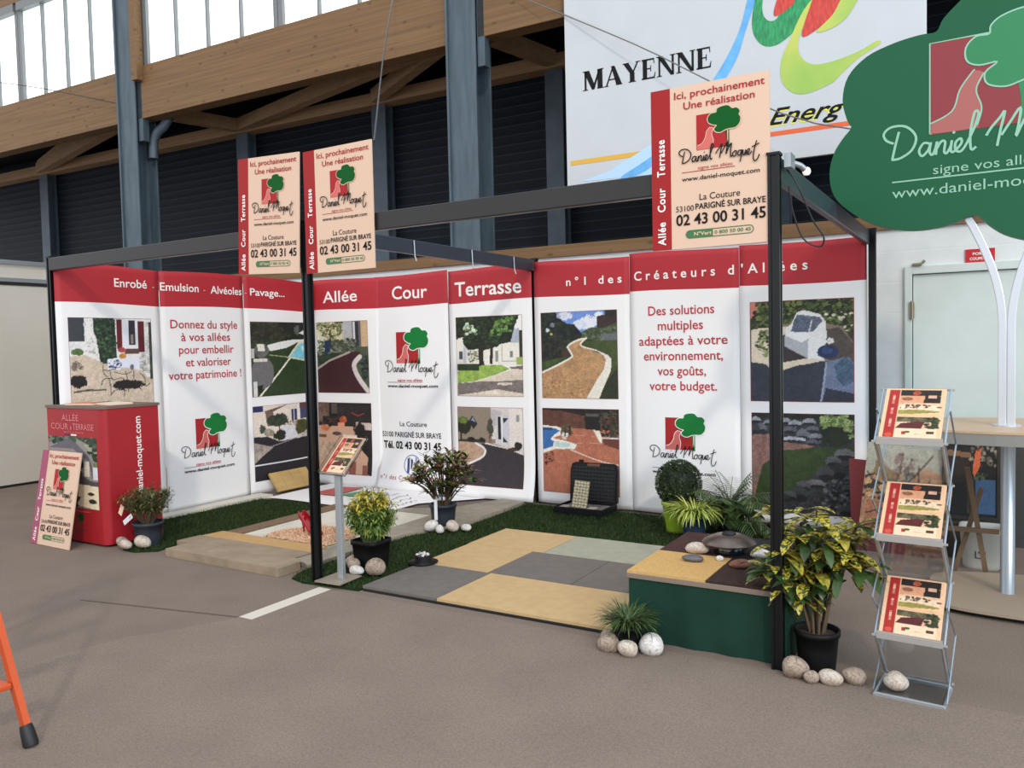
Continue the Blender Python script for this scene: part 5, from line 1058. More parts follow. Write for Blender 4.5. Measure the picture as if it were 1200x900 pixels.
# small palm
PM = (5.07, 2.42, .012)
t = thing('feathery_palm', 'dark feathery palm with arching fronds near the foot of the back wall', 'plant', PM); pot(t, PM, .11, .09, .2, m_pot)
rd = random.Random(17); mb = MB(); ms = MB()
for k in range(44):
    a = 2*PI*k/44+rd.uniform(-.2, .2); L = rd.uniform(.24, .40); el = rd.uniform(.1, 1.35); p = Vector((PM[0], PM[1], .2)); d = Vector((math.cos(a)*math.cos(el), math.sin(a)*math.cos(el)*.85, math.sin(el))).normalized(); pts = [p.copy()]
    for i in range(9): p = p+d*L/9; d = (d-UPV*.13).normalized(); pts.append(p.copy())
    ms.tube(pts, [.004]*5+[.0025]*5, 5)
    for i in range(2, 10):
        dd = (pts[i]-pts[i-1]).normalized(); sd = dd.cross(UPV).normalized()
        for s_ in (1, -1):
            for q in (0, .5):
                ln = .12*math.sin(PI*(i+q)/11)+.03; mb.leaf(pts[i-1].lerp(pts[i], q), sd*s_+dd*.5-UPV*.25, UPV, ln, .013, .6, rd.choice([0, 0, 1]), 3, .1)
ms.build('fronds_stalks', m_stemg, t); mb.build('foliage', [mat('palm_leaf', (48, 68, 34), .5), mat('palm_leaf_light', (80, 98, 48), .5)], t)
# little shrub by the counter
CP = (1.0, .13, .012)
t = thing('olive_shrub', 'small olive green shrub in a dark grey pot beside the red counter', 'plant', CP); pot(t, CP, .115, .09, .19, m_potg)
rd = random.Random(18); mb = MB(); ms = MB()
for k in range(60):
    a = rd.uniform(0, 6.28); r = math.sqrt(rd.random())*.21; top = Vector((CP[0]+r*math.cos(a), CP[1]+r*math.sin(a), .30+.19*math.sqrt(max(0, 1-(r/.25)**2))*rd.uniform(.6, 1))); b0 = Vector((CP[0]+.04*math.cos(a), CP[1]+.04*math.sin(a), .19))
    ms.tube([b0, top], [.004, .002], 5)
    for j in range(30):
        p = b0.lerp(top, rd.uniform(.4, 1.05)); mb.leaf(p, rdir(rd, -.4, 1), UPV, rd.uniform(.035, .06), .010, rd.uniform(.2, 1), rd.choice([0, 0, 1, 2]), 3, .1)
ms.build('stems', m_stem, t); mb.build('foliage', [mat('olive_dark', (74, 84, 42), .5), mat('olive_deep', (50, 62, 34), .5), mat('olive_light', (112, 118, 62), .5)], t)
T_ = Matrix.Translation((.868, -.01, .31)) @ Matrix.Rotation(.5, 4, 'Y'); mb = MB(); mb.box(-.022, .022, -.002, .002, -.045, .045, 0, T_); mb.build('plant_label', m_pap, t)
T_ = Matrix.Translation((.925, .005, .235)) @ Matrix.Rotation(1.0, 4, 'Y'); mb = MB(); mb.box(-.02, .02, -.002, .002, -.065, .065, 0, T_); mb.build('plant_label', m_wtape, t)

# ------------------------------------------------------------------ smaller exhibits
# red stiletto shoe on the gravel, heel left, toe right
sh = thing('stiletto_shoe', 'glossy red high heeled shoe standing on the gravel bed', 'shoe', (2.10, .87, .045)); m_shoe = mat('shoe_red', (158, 14, 28), .18, spec=.6); m_in = mat('shoe_inside', (96, 30, 36), .6)
# sections along the shoe: x, sole z, half width, upper height
SEC = [(-.138, .118, .010, .066), (-.128, .110, .030, .084), (-.095, .096, .040, .084), (-.045, .068, .040, .074), (.005, .036, .040, .064), (.055, .010, .045, .056), (.09, .004, .046, .050), (.12, .003, .042, .046), (.142, .003, .030, .034), (.158, .004, .008, .016)]
def shoe_pt(u, v):
    f = u*(len(SEC)-1); i = min(int(f), len(SEC)-2); q = f-i; a, b_ = SEC[i], SEC[i+1]; x, z, w_, h = [a[k]+(b_[k]-a[k])*q for k in range(4)]
    op = 1.0 if x < .082 else 0.0   # open throat behind the toe cap
    th = -PI/2+(2*v-1)*(PI*(.72 if op else .999)); return Vector((x, w_*math.cos(th), z+h*.5*(1+math.sin(th))))
mb = MB(); mb.grid(shoe_pt, 45, 24); o = mb.build('upper', m_shoe, sh, local=True); md = o.modifiers.new('thickness', 'SOLIDIFY'); md.thickness = .003
mb = MB(); mb.tube([(-.115, 0, .118), (-.104, 0, .085), (-.098, 0, .04), (-.096, 0, 0)], [.024, .014, .008, .007], 14); mb.build('heel', m_shoe, sh, local=True)
sh.rotation_euler = (0, 0, math.radians(-14)); sh.location = (2.045, .88, .044)

# timber decking sample leaning on the left wall
wsample = thing('timber_sample', 'yellowish grooved plank sample leaning in the corner below the villa photo', 'sample', (.2, 2.5, .012)); m_plk = mat('plank_yellow', (182, 150, 94), .6, var=.08, scale=6, stretch=(1, .3, 4))
T_ = Matrix.Translation((.215, 2.24, .03)) @ Matrix.Rotation(math.radians(-38), 4, 'Y'); mb = MB()
for k in range(4): mb.box(-.012, .012, .138*k+.001, .138*k+.136, 0, .24, 0, T_)
mb.box(-.016, -.012, 0, .55, .01, .23, 0, T_); mb.build('planks', m_plk, wsample, bevel=.003)
# brochure stand with pole
ls = thing('brochure_stand', 'slim aluminium pole stand with tilted acrylic brochure holder by the middle post', 'stand', (3.14, .05, 0)); m_plate2 = mat('base_plate_grey', (150, 138, 122), .5, .2); m_poles = mat('pole_silver', (198, 206, 212), .3, .75)
mb = MB(); mb.prism([(x, y, .028) for x, y in [(3.035, -.075), (3.25, -.065), (3.235, .16), (3.03, .15)]], (0, 0, .008)); mb.build('base_plate', m_plate2, ls, bevel=.002)
mb = MB(); mb.box(3.14, 3.188, .03, .062, .036, .735); mb.build('pole', m_poles, ls, bevel=.004)
m_acr = bpy.data.materials.new('clear_acrylic'); m_acr.use_nodes = True; q = m_acr.node_tree.nodes['Principled BSDF']; q.inputs['Base Color'].default_value = (.82, .88, .92, 1); q.inputs['Roughness'].default_value = .04; q.inputs['Transmission Weight'].default_value = 1.0; q.inputs['IOR'].default_value = 1.25; q.inputs['Specular IOR Level'].default_value = .5
TA = Matrix.Translation((3.155, .0, .735)) @ Matrix.Rotation(math.radians(-4), 4, 'Z') @ Matrix.Rotation(math.radians(45), 4, 'X')
mb = MB(); mb.box(-.118, .118, 0, .31, -.004, 0, 0, TA); mb.box(-.118, .118, -.004, 0, -.004, .03, 0, TA); mb.box(-.118, -.114, 0, .31, 0, .03, 0, TA); mb.box(.114, .118, 0, .31, 0, .03, 0, TA); mb.build('acrylic_tray', m_acr, ls)
def pic_brochure(seed=20):
    p = Pic((0, 0, 210, 297), (74, 104), base=(246, 214, 180), seed=seed)
    p.rect(14, 8, 50, 290, (196, 48, 42), .03); p.blob(32, 272, 13, 11, (226, 92, 66), .05, .05)
    for y0, y1 in ((40, 90), (118, 150), (180, 226)):
        for yy in range(y0, y1, 6): p.rect(27, yy, 38, yy+4, (240, 190, 170), .02)
    p.rect(54, 8, 192, 42, (52, 40, 36), .4); p.blob(110, 26, 14, 14, (200, 96, 60)); p.rect(54, 42, 192, 92, (226, 176, 140), .08); p.blob(80, 62, 20, 10, (160, 116, 92)); p.poly([(140, 38), (192, 45), (192, 88), (136, 86)], (52, 40, 38), .4); p.rect(150, 40, 180, 56, (226, 190, 170)); p.rect(70, 86, 192, 94, (236, 206, 176))
    p.rect(54, 96, 192, 130, (244, 228, 206), .04); p.leaves([(60, 96), (192, 96), (192, 112), (60, 116)], [(70, 60, 50), (120, 110, 96), (240, 226, 206)], 40, 6); p.poly([(54, 130), (120, 124), (192, 132), (192, 140), (110, 150), (54, 152)], (164, 168, 84), .2); p.rect(54, 150, 192, 166, (236, 206, 164), .06)
    p.rect(54, 168, 192, 196, (110, 112, 84), .6); p.poly([(54, 232), (70, 206), (130, 192), (150, 198), (140, 236), (54, 236)], (110, 44, 46), .1); p.poly([(140, 236), (150, 212), (160, 206), (158, 236)], (228, 190, 170)); p.leaves([(158, 172), (192, 170), (192, 234), (150, 226)], [(66, 84, 44), (92, 112, 60), (46, 60, 36)], 60, 7); p.rect(54, 234, 192, 240, (246, 224, 196))
    p.rect(54, 240, 192, 290, (250, 228, 204), .01); p.rect(78, 252, 90, 268, (190, 56, 50)); p.blob(95, 254, 9, 6, (60, 130, 66), .1, .1); p.rect(160, 248, 184, 264, (90, 74, 62)); p.rect(118, 262, 142, 266, (220, 180, 150))
    return p
PB = pic_brochure(); PB.a *= np.array([.93, .84, .76])
def brochure(label, Tm, w_=.21, h=.297, th=.008):
    o = thing('brochure', label, 'brochure', tuple(Tm.translation), 0, 'garden brochures on show'); o.matrix_world = Tm
    mb = MB(); mb.box(-w_/2, w_/2, 0, h, 0, th); mb.build('pages', m_pap, o, local=True, bevel=.001)
    put_pic('cover', PB, Frame((-w_/2, 0, th), (1, 0, 0), (0, 1, 0)), 0, 0, w_, h, o, .0012)
    return o
brochure('brochure held in the acrylic tray of the slim pole stand', TA @ Matrix.Translation((0, .003, .004)))
# black brimmed dish of pebbles
bd = thing('pebble_dish', 'small black brimmed dish filled with pale pebbles at a tile corner', 'dish', (3.40, .62, .028))
mb = MB(); mb.lathe([(.05, 0), (.105, .006), (.108, .012), (.06, .018), (.062, .058), (.055, .058), (.05, .045), (.001, .045)], (3.40, .62, .028), 32); mb.build('dish', m_pot, bd)
mb = MB(); rd = random.Random(3)
for k in range(26):
    a = rd.uniform(0, 6.28); r = .043*math.sqrt(rd.random()); mb.rock((3.40+r*math.cos(a), .62+r*math.sin(a), .028+.052+rd.uniform(0, .014)), .013, .011, .009, k, rd.choice([0, 0, 1]), 8, .1, a)
o = mb.build('pebbles', [m_stp, m_stg], bd); o['kind'] = 'stuff'
# open black case with a paving sample
cs = thing('sample_case', 'open black plastic case standing at the foot of the back wall', 'case', (3.66, 2.7, .012)); m_foam = mat('foam_black', (20, 20, 21), .8, bump=.0)
n, l = m_foam.node_tree.nodes, m_foam.node_tree.links; tc = n.new('ShaderNodeTexCoord'); ck = n.new('ShaderNodeTexVoronoi'); ck.inputs['Scale'].default_value = 30; ck.inputs['Randomness'].default_value = 0.0; l.new(tc.outputs['Object'], ck.inputs['Vector']); bp = n.new('ShaderNodeBump'); bp.inputs['Strength'].default_value = .9; bp.inputs['Distance'].default_value = .012; l.new(ck.outputs['Distance'], bp.inputs['Height']); l.new(bp.outputs[0], n['Principled BSDF'].inputs['Normal'])
m_case = mat('case_black', (14, 14, 15), .5, spec=.3)
mb = MB(); mb.box(3.42, 3.90, 2.56, 2.89, .02, .03); mb.box(3.42, 3.90, 2.56, 2.572, .03, .085); mb.box(3.42, 3.90, 2.878, 2.89, .03, .085); mb.box(3.42, 3.432, 2.572, 2.878, .03, .085); mb.box(3.888, 3.90, 2.572, 2.878, .03, .085); mb.build('base_shell', m_case, cs, bevel=.005)
mb = MB(); mb.box(3.433, 3.887, 2.573, 2.877, .03, .062); mb.build('base_foam', mat('foam_grey', (92, 88, 84), .9, var=.4, scale=14), cs)
for i_, (x0, x1, y0, y1, c_) in enumerate(((3.445, 3.53, 2.585, 2.70, (150, 140, 128)), (3.72, 3.80, 2.585, 2.70, (166, 154, 138)), (3.81, 3.875, 2.60, 2.80, (104, 98, 92)))):
    mb = MB(); mb.box(x0, x1, y0, y1, .05, .078); mb.build('material_chip', mat('chip%d' % i_, c_, .8, var=.2, scale=30), cs, bevel=.004)
TC = Matrix.Translation((3.66, 2.888, .085)) @ Matrix.Rotation(math.radians(-6), 4, 'X')
lid = [(-.24, 0), (.24, 0), (.24, .30), (.225, .345), (.19, .36), (-.19, .36), (-.225, .345), (-.24, .30)]
mb = MB(); mb.prism([TC @ Vector((x, -.004, z)) for x, z in lid], TC.to_3x3() @ Vector((0, .035, 0))); mb.build('lid_shell', m_case, cs, bevel=.004)
mb = MB(); mb.prism([TC @ Vector((x*.93, -.016, .012+z*.93)) for x, z in lid], TC.to_3x3() @ Vector((0, .012, 0))); mb.build('lid_foam', m_foam, cs)
mb = MB(); mb.box(-.065, .065, -.02, .02, .325, .352, 0, TC); mb.build('handle', mat('handle_brown', (96, 66, 52), .5), cs, bevel=.006)
mb = MB(); mb.box(-.16, -.125, .0, .03, .355, .385, 0, TC); mb.build('latch', m_case, cs, bevel=.003)
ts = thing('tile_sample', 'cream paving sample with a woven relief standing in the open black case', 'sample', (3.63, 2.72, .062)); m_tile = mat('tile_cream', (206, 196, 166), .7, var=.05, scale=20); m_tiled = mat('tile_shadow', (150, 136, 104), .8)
TT = Matrix.Translation((3.62, 2.66, .063)) @ Matrix.Rotation(math.radians(-14), 4, 'X') @ Matrix.Rotation(math.radians(3), 4, 'Y')
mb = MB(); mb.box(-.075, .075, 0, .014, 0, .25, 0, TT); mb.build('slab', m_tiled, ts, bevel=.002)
mb = MB()
for i in range(5):
    for j in range(9):
        x = -.07+.03*i+(.004 if j % 2 else 0); z = .006+.027*j; sgn = 1 if (i+j) % 2 else -1; q = Matrix.Translation((x+.012, -.003, z+.011)) @ Matrix.Rotation(sgn*.5, 4, 'Y'); mb.box(-.011, .011, -.002, .004, -.007, .007, 0, TT @ q)
mb.build('relief', m_tile, ts)
mb = MB(); mb.box(5.27, 5.42, 2.78, 2.87, .02, .055); tag(mb.build('doorstop_block', m_case, at=(5.35, 2.8, .012), bevel=.01), 'flat black block on the grass under the rockery photo', 'block')
# spotlight on the right front post
sp_ = thing('spotlight', 'small clip spotlight with round white bulb on top of the right front post', 'lamp', (6.08, .06, 2.39))
mb = MB(); mb.box(6.045, 6.075, -.04, .05, 2.335, 2.40); mb.tube([(6.06, .05, 2.37), (6.09, .09, 2.36), (6.105, .11, 2.345)], .014, 10); mb.build('clamp', m_alu, sp_)
mb = MB(); mb.rock((6.112, .12, 2.335), .019, .019, .021, 1, 0, 18, .0); mb.build('bulb', mat('bulb_white', (250, 236, 226), .2, emit=.5), sp_)
mb = MB(); mb.tube(smooth_pts([(6.05, 0, 2.33), (6.10, -.02, 2.25), (6.15, .05, 2.10), (6.19, .1, 2.02), (6.17, .12, 1.98), (6.10, .1, 2.02), (6.06, .06, 2.15), (6.05, .03, 2.26)], 6), .004, 6); mb.build('cable', m_wire, sp_)

# ------------------------------------------------------------------ zigzag brochure rack
RT = Matrix.Translation((6.575, -.06, 0)) @ Matrix.Rotation(math.radians(-4), 4, 'Z')
rk = thing('brochure_rack', 'folding zigzag brochure rack of clear acrylic and steel rods at the right', 'rack', (6.575, -.06, 0), math.radians(-4))
YF, YB, HW = -.10, .115, .128
LV = [(.265, .475), (.69, .90), (1.105, 1.315)]
m_edge2 = mat('acrylic_edge', (158, 154, 148), .25, spec=.6)
prof = [(YF, .012), (YB, .03)]
for zf, zb in LV: prof += [(YF, zf), (YB, zb)]
for i in range(len(prof)-1):
    (y0, z0), (y1, z1) = prof[i], prof[i+1]
    d = Vector((0, y1-y0, z1-z0)); nn = Vector((0, -d.z, d.y)).normalized()*.0025; mb = MB()
    P = [Vector((-HW, y0, z0))-nn, Vector((HW, y0, z0))-nn, Vector((HW, y0, z0))+nn, Vector((-HW, y0, z0))+nn]
    mb.prism(P, d)
    mb.build('acrylic_panel', m_acr, rk, local=True)
for y, z in prof[1:]:
    mb = MB(); mb.box(-HW-.018, HW+.018, y-.004, y+.004, z-.005, z+.005)
    if y == YF: mb.box(-HW, HW, y-.006, y-.001, z-.012, z+.022)
    mb.build('edge_strip', m_edge2, rk, local=True, bevel=.0015)
mb = MB(); mb.box(-HW-.006, HW+.006, YF-.012, YF, .0, .016); mb.box(-HW-.006, HW+.006, YB, YB+.01, .0, .016); mb.box(-HW-.012, -HW, YF-.012, YB+.01, 0, .012); mb.box(HW, HW+.012, YF-.012, YB+.01, 0, .012); mb.build('base_tray', m_poles, rk, local=True, bevel=.002)
m_rod = mat('steel_rod', (168, 184, 194), .3, .8)
for sx in (-1, 1):
    x = sx*(HW+.006)
    mb = MB(); mb.tube([(x, y, z) for y, z in prof[1:]], .0042, 8, smooth=False); mb.build('side_rod', m_rod, rk, local=True)
    x = sx*(HW+.014); alt = [(YF, .02)]
    zs = [(.03+.265)/2+.06, .38, .60, .80, 1.02, 1.20]
    alt = [(YF+.005, .02), (YB+.085, .22), (YF-.005, .43), (YB+.085, .645), (YF-.005, .855), (YB+.085, 1.07), (YF+.10, 1.235)]
    mb = MB(); mb.tube([(x, y, z) for y, z in alt], .0036, 8, smooth=False); mb.build('side_rod', m_rod, rk, local=True)
    for (y0, z0), (y1, z1) in [(prof[i], prof[i+1]) for i in (1, 3, 5)]:
        mb = MB(); mb.tube([(sx*(HW-.003), y0, z0), (sx*(HW-.003), y1, z1)], .0075, 8); mb.build('side_bar', m_edge2, rk, local=True)
for (zf, zb), lab in zip(LV, ('bottom brochure on the zigzag rack', 'middle brochure on the zigzag rack', 'top brochure on the zigzag rack')):
    ang = math.atan2(zb-zf, YB-YF); Tm = RT @ Matrix.Translation((0, YF+.004, zf+.004)) @ Matrix.Rotation(ang, 4, 'X')
    brochure(lab, Tm, .236, .285, .014)

# ------------------------------------------------------------------ round table with the big tree sign
tt = thing('tree_table', 'exhibition table topped by a big dark green tree shaped sign on a forked pole', 'table', (6.93, 1.55, 0))
m_ttop = mat('table_beech', (186, 154, 120), .35, var=.05, scale=6, stretch=(1, 8, 1)); m_tedge = mat('table_edge', (150, 148, 142), .35, .5); m_tleg = mat('leg_silver', (150, 156, 160), .3, .8); m_base2 = mat('base_tan', (170, 152, 130), .4, .2)
def sell(cx, cy, a, b_, e, n_=64, wob=0.0):
    o = []
    for k in range(n_):
        t_ = 2*PI*k/n_; c, s_ = math.cos(t_), math.sin(t_); w_ = 1+wob*math.sin(5*t_+1)
        o.append((cx+a*w_*math.copysign(abs(c)**(2/e), c), cy+b_*w_*math.copysign(abs(s_)**(2/e), s_)))
    return o
mb = MB(); mb.prism([(x, y, 1.018) for x, y in sell(7.12, 1.55, .72, .46, 3.0)], (0, 0, .012)); mb.build('tabletop', m_ttop, tt)
mb = MB(); mb.prism([(x, y, .955) for x, y in sell(7.12, 1.55, .715, .455, 3.0)], (0, 0, .063)); mb.build('tabletop_edge', m_tedge, tt, bevel=.006)
mb = MB(); mb.lathe([(.05, .02), (.05, .04), (.038, .045), (.038, .955)], (6.94, 1.57, 0), 28); mb.build('leg', m_tleg, tt)
mb = MB(); mb.lathe([(.05, .02), (.05, .04), (.038, .045), (.038, .955)], (7.45, 1.57, 0), 28); mb.build('leg', m_tleg, tt)
mb = MB(); mb.prism([(x, y, .028) for x, y in sell(7.14, 1.56, .62, .46, 3.0, 72, .03)], (0, 0, .016)); mb.build('base_plate', m_base2, tt, bevel=.004)
mb = MB(); mb.prism([(x, y, .001) for x, y in sell(7.14, 1.56, .57, .41, 3.0, 72, .03)], (0, 0, .027)); mb.build('shadow_gap_slab', m_blackp, tt)  # black slab drawn for the shadow gap under the base plate
m_brn = mat('branch_silver', (206, 210, 214), .28, .6)
def flat(pts, wd, dp, mb):
    q = smooth_pts([(x, 0, z) for x, z in pts], 6); N = len(q); vs = []
    for i in range(N):
        tg = (q[min(i+1, N-1)]-q[max(i-1, 0)]).normalized(); nn = Vector((-tg.z, 0, tg.x))*wd/2
        for a, b_ in ((1, -1), (-1, -1), (-1, 1), (1, 1)): vs.append(q[i]+nn*a+Vector((0, 1.5+b_*dp/2, 0)))
    fs = [(i*4+k, i*4+(k+1) % 4, (i+1)*4+(k+1) % 4, (i+1)*4+k) for i in range(N-1) for k in range(4)]+[(0, 1, 2, 3), (N*4-4, N*4-1, N*4-2, N*4-3)]
    mb.add(vs, fs, 0)
for sx in (-1, 1):
    mb = MB(); flat([(6.93+sx*.022, 1.03), (6.93+sx*.022, 1.45), (6.93+sx*.024, 1.66), (6.93+sx*.05, 1.84), (6.93+sx*.105, 2.02), (6.93+sx*.19, 2.22), (6.93+sx*.26, 2.36)], .042, .05, mb); mb.build('branch_pole', m_brn, tt, bevel=.004)
mb = MB(); mb.lathe([(.075, 1.03), (.075, 1.036)], (6.93, 1.5, 0), 24); mb.build('pole_flange', m_brn, tt)
CAN = [(6.913, 3.62), (6.786, 3.52), (6.681, 3.43), (6.61, 3.36), (6.575, 3.297), (6.492, 3.297), (6.352, 3.278), (6.207, 3.23), (6.102, 3.132), (6.070, 2.995), (6.096, 2.87), (6.118, 2.825), (6.07, 2.765), (6.018, 2.68), (5.993, 2.556), (6.020, 2.423), (6.115, 2.316), (6.263, 2.221), (6.45, 2.175), (6.62, 2.185), (6.74, 2.225), (6.79, 2.225), (6.85, 2.16), (6.944, 2.096), (7.1, 2.055), (7.3, 2.07), (7.45, 2.15), (7.56, 2.27), (7.62, 2.30), (7.72, 2.32), (7.85, 2.42), (7.92, 2.56), (7.90, 2.72), (7.82, 2.83), (7.84, 2.95), (7.82, 3.1), (7.72, 3.23), (7.55, 3.30), (7.42, 3.31), (7.34, 3.45), (7.2, 3.60), (7.05, 3.66)]
cs_ = [(p.x, p.y) for p in smooth_pts(CAN, 4, True)]
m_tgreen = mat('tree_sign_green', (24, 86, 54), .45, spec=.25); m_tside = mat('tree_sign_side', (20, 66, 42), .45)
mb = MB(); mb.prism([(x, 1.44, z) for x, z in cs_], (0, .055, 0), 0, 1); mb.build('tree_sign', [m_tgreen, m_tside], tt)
m_mint = mat('mint_ink', (136, 184, 156), .45); m_crl = mat('crown_green', (34, 120, 72), .45); m_srd = mat('sign_logo_red', (132, 40, 46), .45); m_spl = mat('sign_logo_pale', (162, 90, 82), .45)
frt = Frame((0, 1.4395, 0), (1, 0, 0), (0, 0, 1))
mb = MB(); e_ = .001
put_poly(mb, frt, rectp(6.543, 2.715, 7.05, 3.235), 0, e_); put_stroke(mb, frt, [(6.553, 2.72), (6.543, 2.72), (6.543, 3.235), (6.85, 3.235)], .008, 3, e_*1.6, 1, False)
put_poly(mb, frt, [(p.x, p.y) for p in smooth_pts([(6.551, 2.735), (6.56, 2.785), (6.65, 2.83), (6.695, 2.94), (6.755, 3.035), (6.813, 3.015), (6.778, 2.93), (6.801, 2.83), (6.785, 2.74), (6.77, 2.72), (6.56, 2.72)], 4, True)], 1, e_*1.8)
put_stroke(mb, frt, [(6.541, 2.776), (6.656, 2.833), (6.695, 2.946), (6.755, 3.032), (6.77, 3.045)], .008, 3, e_*2.4); put_stroke(mb, frt, [(6.813, 3.02), (6.776, 2.932), (6.803, 2.83), (6.782, 2.735)], .008, 3, e_*2.4)
put_poly(mb, frt, [(6.968, 3.0), (7.10, 3.0), (7.06, 2.70), (6.995, 2.70), (6.99, 2.85)], 2, e_*2.4)
CR2 = [(6.838, 3.228), (6.774, 3.227), (6.725, 3.175), (6.730, 3.10), (6.79, 3.065), (6.877, 3.067), (6.82, 3.02), (6.83, 2.955), (6.915, 2.925), (7.0, 2.945), (7.1, 2.975), (7.25, 2.97), (7.33, 3.04), (7.34, 3.13), (7.31, 3.19), (7.30, 3.27), (7.22, 3.305), (7.16, 3.30), (7.08, 3.335), (6.98, 3.335), (6.89, 3.31), (6.845, 3.27)]
put_poly(mb, frt, [(p.x, p.y) for p in smooth_pts(CR2, 4, True)], 2, e_*3); put_stroke(mb, frt, CR2, .009, 3, e_*3.6, 4, True, True)
mb.build('sign_logo', [m_srd, m_spl, m_crl, m_mint], tt)
mb = MB(); put_script(mb, frt, 6.30, 7.42, 2.595, 0, .002, .0135); put_poly(mb, frt, rectp(6.344, 2.462, 7.30, 2.470), 0, .0015); put_text(mb, frt, 'signe vos allées', 6.56, 7.12, 2.487, .052, 0, .002); put_text(mb, frt, 'www.daniel-moquet.com', 6.344, 7.38, 2.372, .058, 0, .002); mb.build('sign_lettering', m_mint, tt)

# ------------------------------------------------------------------ odds and ends stored under and behind the table
rp_ = thing('red_display_panel', 'dark red panel propped at the foot of the rear right post', 'panel', (5.96, 2.74, .012)); m_dred = mat('panel_dark_red', (124, 30, 32), .5)
TP = Matrix.Translation((5.905, 2.66, .014)) @ Matrix.Rotation(math.radians(-9), 4, 'X'); mb = MB(); mb.prism([TP @ Vector(p) for p in [(.03, 0, 0), (.30, 0, 0), (.30, 0, .60), (.0, 0, .62)]], TP.to_3x3() @ Vector((0, .012, 0))); mb.build('panel', m_dred, rp_, bevel=.002)
pb_ = thing('blossom_picture', 'leaning garden picture of bare branches and blossom seen behind the zigzag rack', 'picture', (6.3, 2.45, 0))
TQ = Matrix.Translation((6.0, 2.42, .002)) @ Matrix.Rotation(math.radians(-14), 4, 'X') @ Matrix.Rotation(math.radians(4.5), 4, 'Y')
mb = MB(); mb.box(0, .56, .0, .015, 0, .80, 0, TQ); mb.build('board', mat('board_back', (190, 176, 154), .6), pb_)
def pic_blossom():
    p = Pic((0, 0, 560, 800), (84, 110), base=(170, 162, 140), seed=31)
    p.rect(0, 0, 560, 260, (176, 170, 150), .15); p.rect(0, 250, 560, 800, (178, 130, 92), .3); p.leaves([(0, 250), (250, 200), (230, 420), (0, 400)], [(206, 160, 110), (176, 130, 84), (70, 60, 44)], 130, 22); p.leaves([(150, 280), (560, 250), (560, 700), (200, 760)], [(60, 56, 40), (92, 84, 56), (40, 38, 30), (150, 110, 76)], 170, 24)
    p.poly([(30, 420), (190, 440), (200, 760), (40, 740)], (176, 112, 76), .3); p.poly([(310, 240), (400, 150), (540, 200), (560, 420), (300, 420)], (206, 150, 110), .2); p.poly([(70, 130), (210, 200), (190, 270), (60, 220)], (150, 122, 84), .15)
    for q in ([(240, 60), (230, 200), (200, 330)], [(300, 90), (280, 240), (260, 330)], [(430, 60), (340, 200), (240, 330)], [(20, 220), (120, 360), (200, 440)], [(350, 140), (360, 260)], [(430, 230), (420, 330)], [(480, 250), (470, 340)], [(40, 520), (150, 480), (200, 520)], [(60, 680), (130, 560), (180, 640)]): p.line(q, 12, (88, 70, 56), .2, True)
    p.leaves([(200, 60), (330, 80), (300, 320), (210, 320)], [(150, 128, 116), (120, 100, 90)], 60, 13); p.rect(0, 700, 560, 800, (110, 44, 40), .3); return p
put_pic('picture', pic_blossom(), Frame(TQ @ Vector((0, 0, 0)), TQ.to_3x3() @ Vector((1, 0, 0)), TQ.to_3x3() @ Vector((0, 0, 1))), 0, 0, .56, .80, pb_, .002, local=False)
bn = thing('storage_bin', 'white plastic bin with a printed square on the floor behind the table leg', 'bin', (6.79, 2.30, 0)); m_bin = mat('bin_white', (186, 184, 174), .45)
mb = MB(); mb.lathe([(.10, 0), (.112, .02), (.128, .24), (.136, .245), (.136, .27), (.125, .27), (.118, .24), (.10, .03), (.001, .03)], (6.80, 2.32, 0), 32, 0, True, 6); mb.build('tub', m_bin, bn)
mb = MB(); frb = Frame((6.80, 2.205, .13), (1, 0, 0), (0, .10, 1)); put_stroke(mb, frb, [(-.035, -.05), (.02, -.05), (.02, .04), (-.035, .04)], .006, 0, .004, 1, False, True); put_stroke(mb, frb, [(-.015, -.02), (-.012, .025), (0, .02), (.003, -.03)], .006, 0, .004); mb.build('printed_mark', m_ink, bn)
pf = thing('framed_abstract', 'dark framed picture with orange and blue shapes resting behind the white bin', 'picture', (6.75, 2.52, 0)); m_dfr = mat('frame_dark', (44, 36, 30), .5)
TR = Matrix.Translation((6.55, 2.50, .27)) @ Matrix.Rotation(math.radians(-7), 4, 'X'); mb = MB(); mb.box(0, .36, 0, .02, 0, .025, 0, TR); mb.box(0, .36, 0, .02, .675, .70, 0, TR); mb.box(0, .025, 0, .02, .025, .675, 0, TR); mb.box(.335, .36, 0, .02, .025, .675, 0, TR); mb.build('frame', m_dfr, pf, bevel=.002)
def pic_abstract():
    p = Pic((0, 0, 300, 500), (60, 90), base=(36, 34, 34), seed=33); p.leaves([(60, 0), (300, 0), (300, 230), (170, 250)], [(150, 140, 120), (60, 54, 48), (110, 100, 86), (40, 36, 34)], 260, 9); p.poly([(0, 20), (90, 60), (150, 140), (0, 150)], (40, 32, 30), .2); p.poly([(0, 190), (130, 190), (160, 300), (30, 330)], (62, 46, 40), .2); p.poly([(20, 150), (150, 165), (150, 190), (0, 180)], (140, 104, 70), .1)
    p.poly([(175, 150), (205, 140), (200, 230), (165, 300), (160, 240)], (216, 104, 60), .1); p.line([(215, 0), (190, 150)], 10, (120, 76, 50)); p.poly([(20, 320), (50, 330), (40, 420), (25, 400)], (190, 84, 50), .1); p.rect(175, 300, 285, 480, (72, 104, 140), .08); p.rect(130, 300, 165, 480, (76, 76, 60), .2); p.leaves([(170, 270), (240, 270), (240, 300), (170, 300)], [(90, 100, 70), (50, 60, 40)], 20, 9); p.line([(120, 250), (150, 480)], 18, (70, 56, 38)); return p
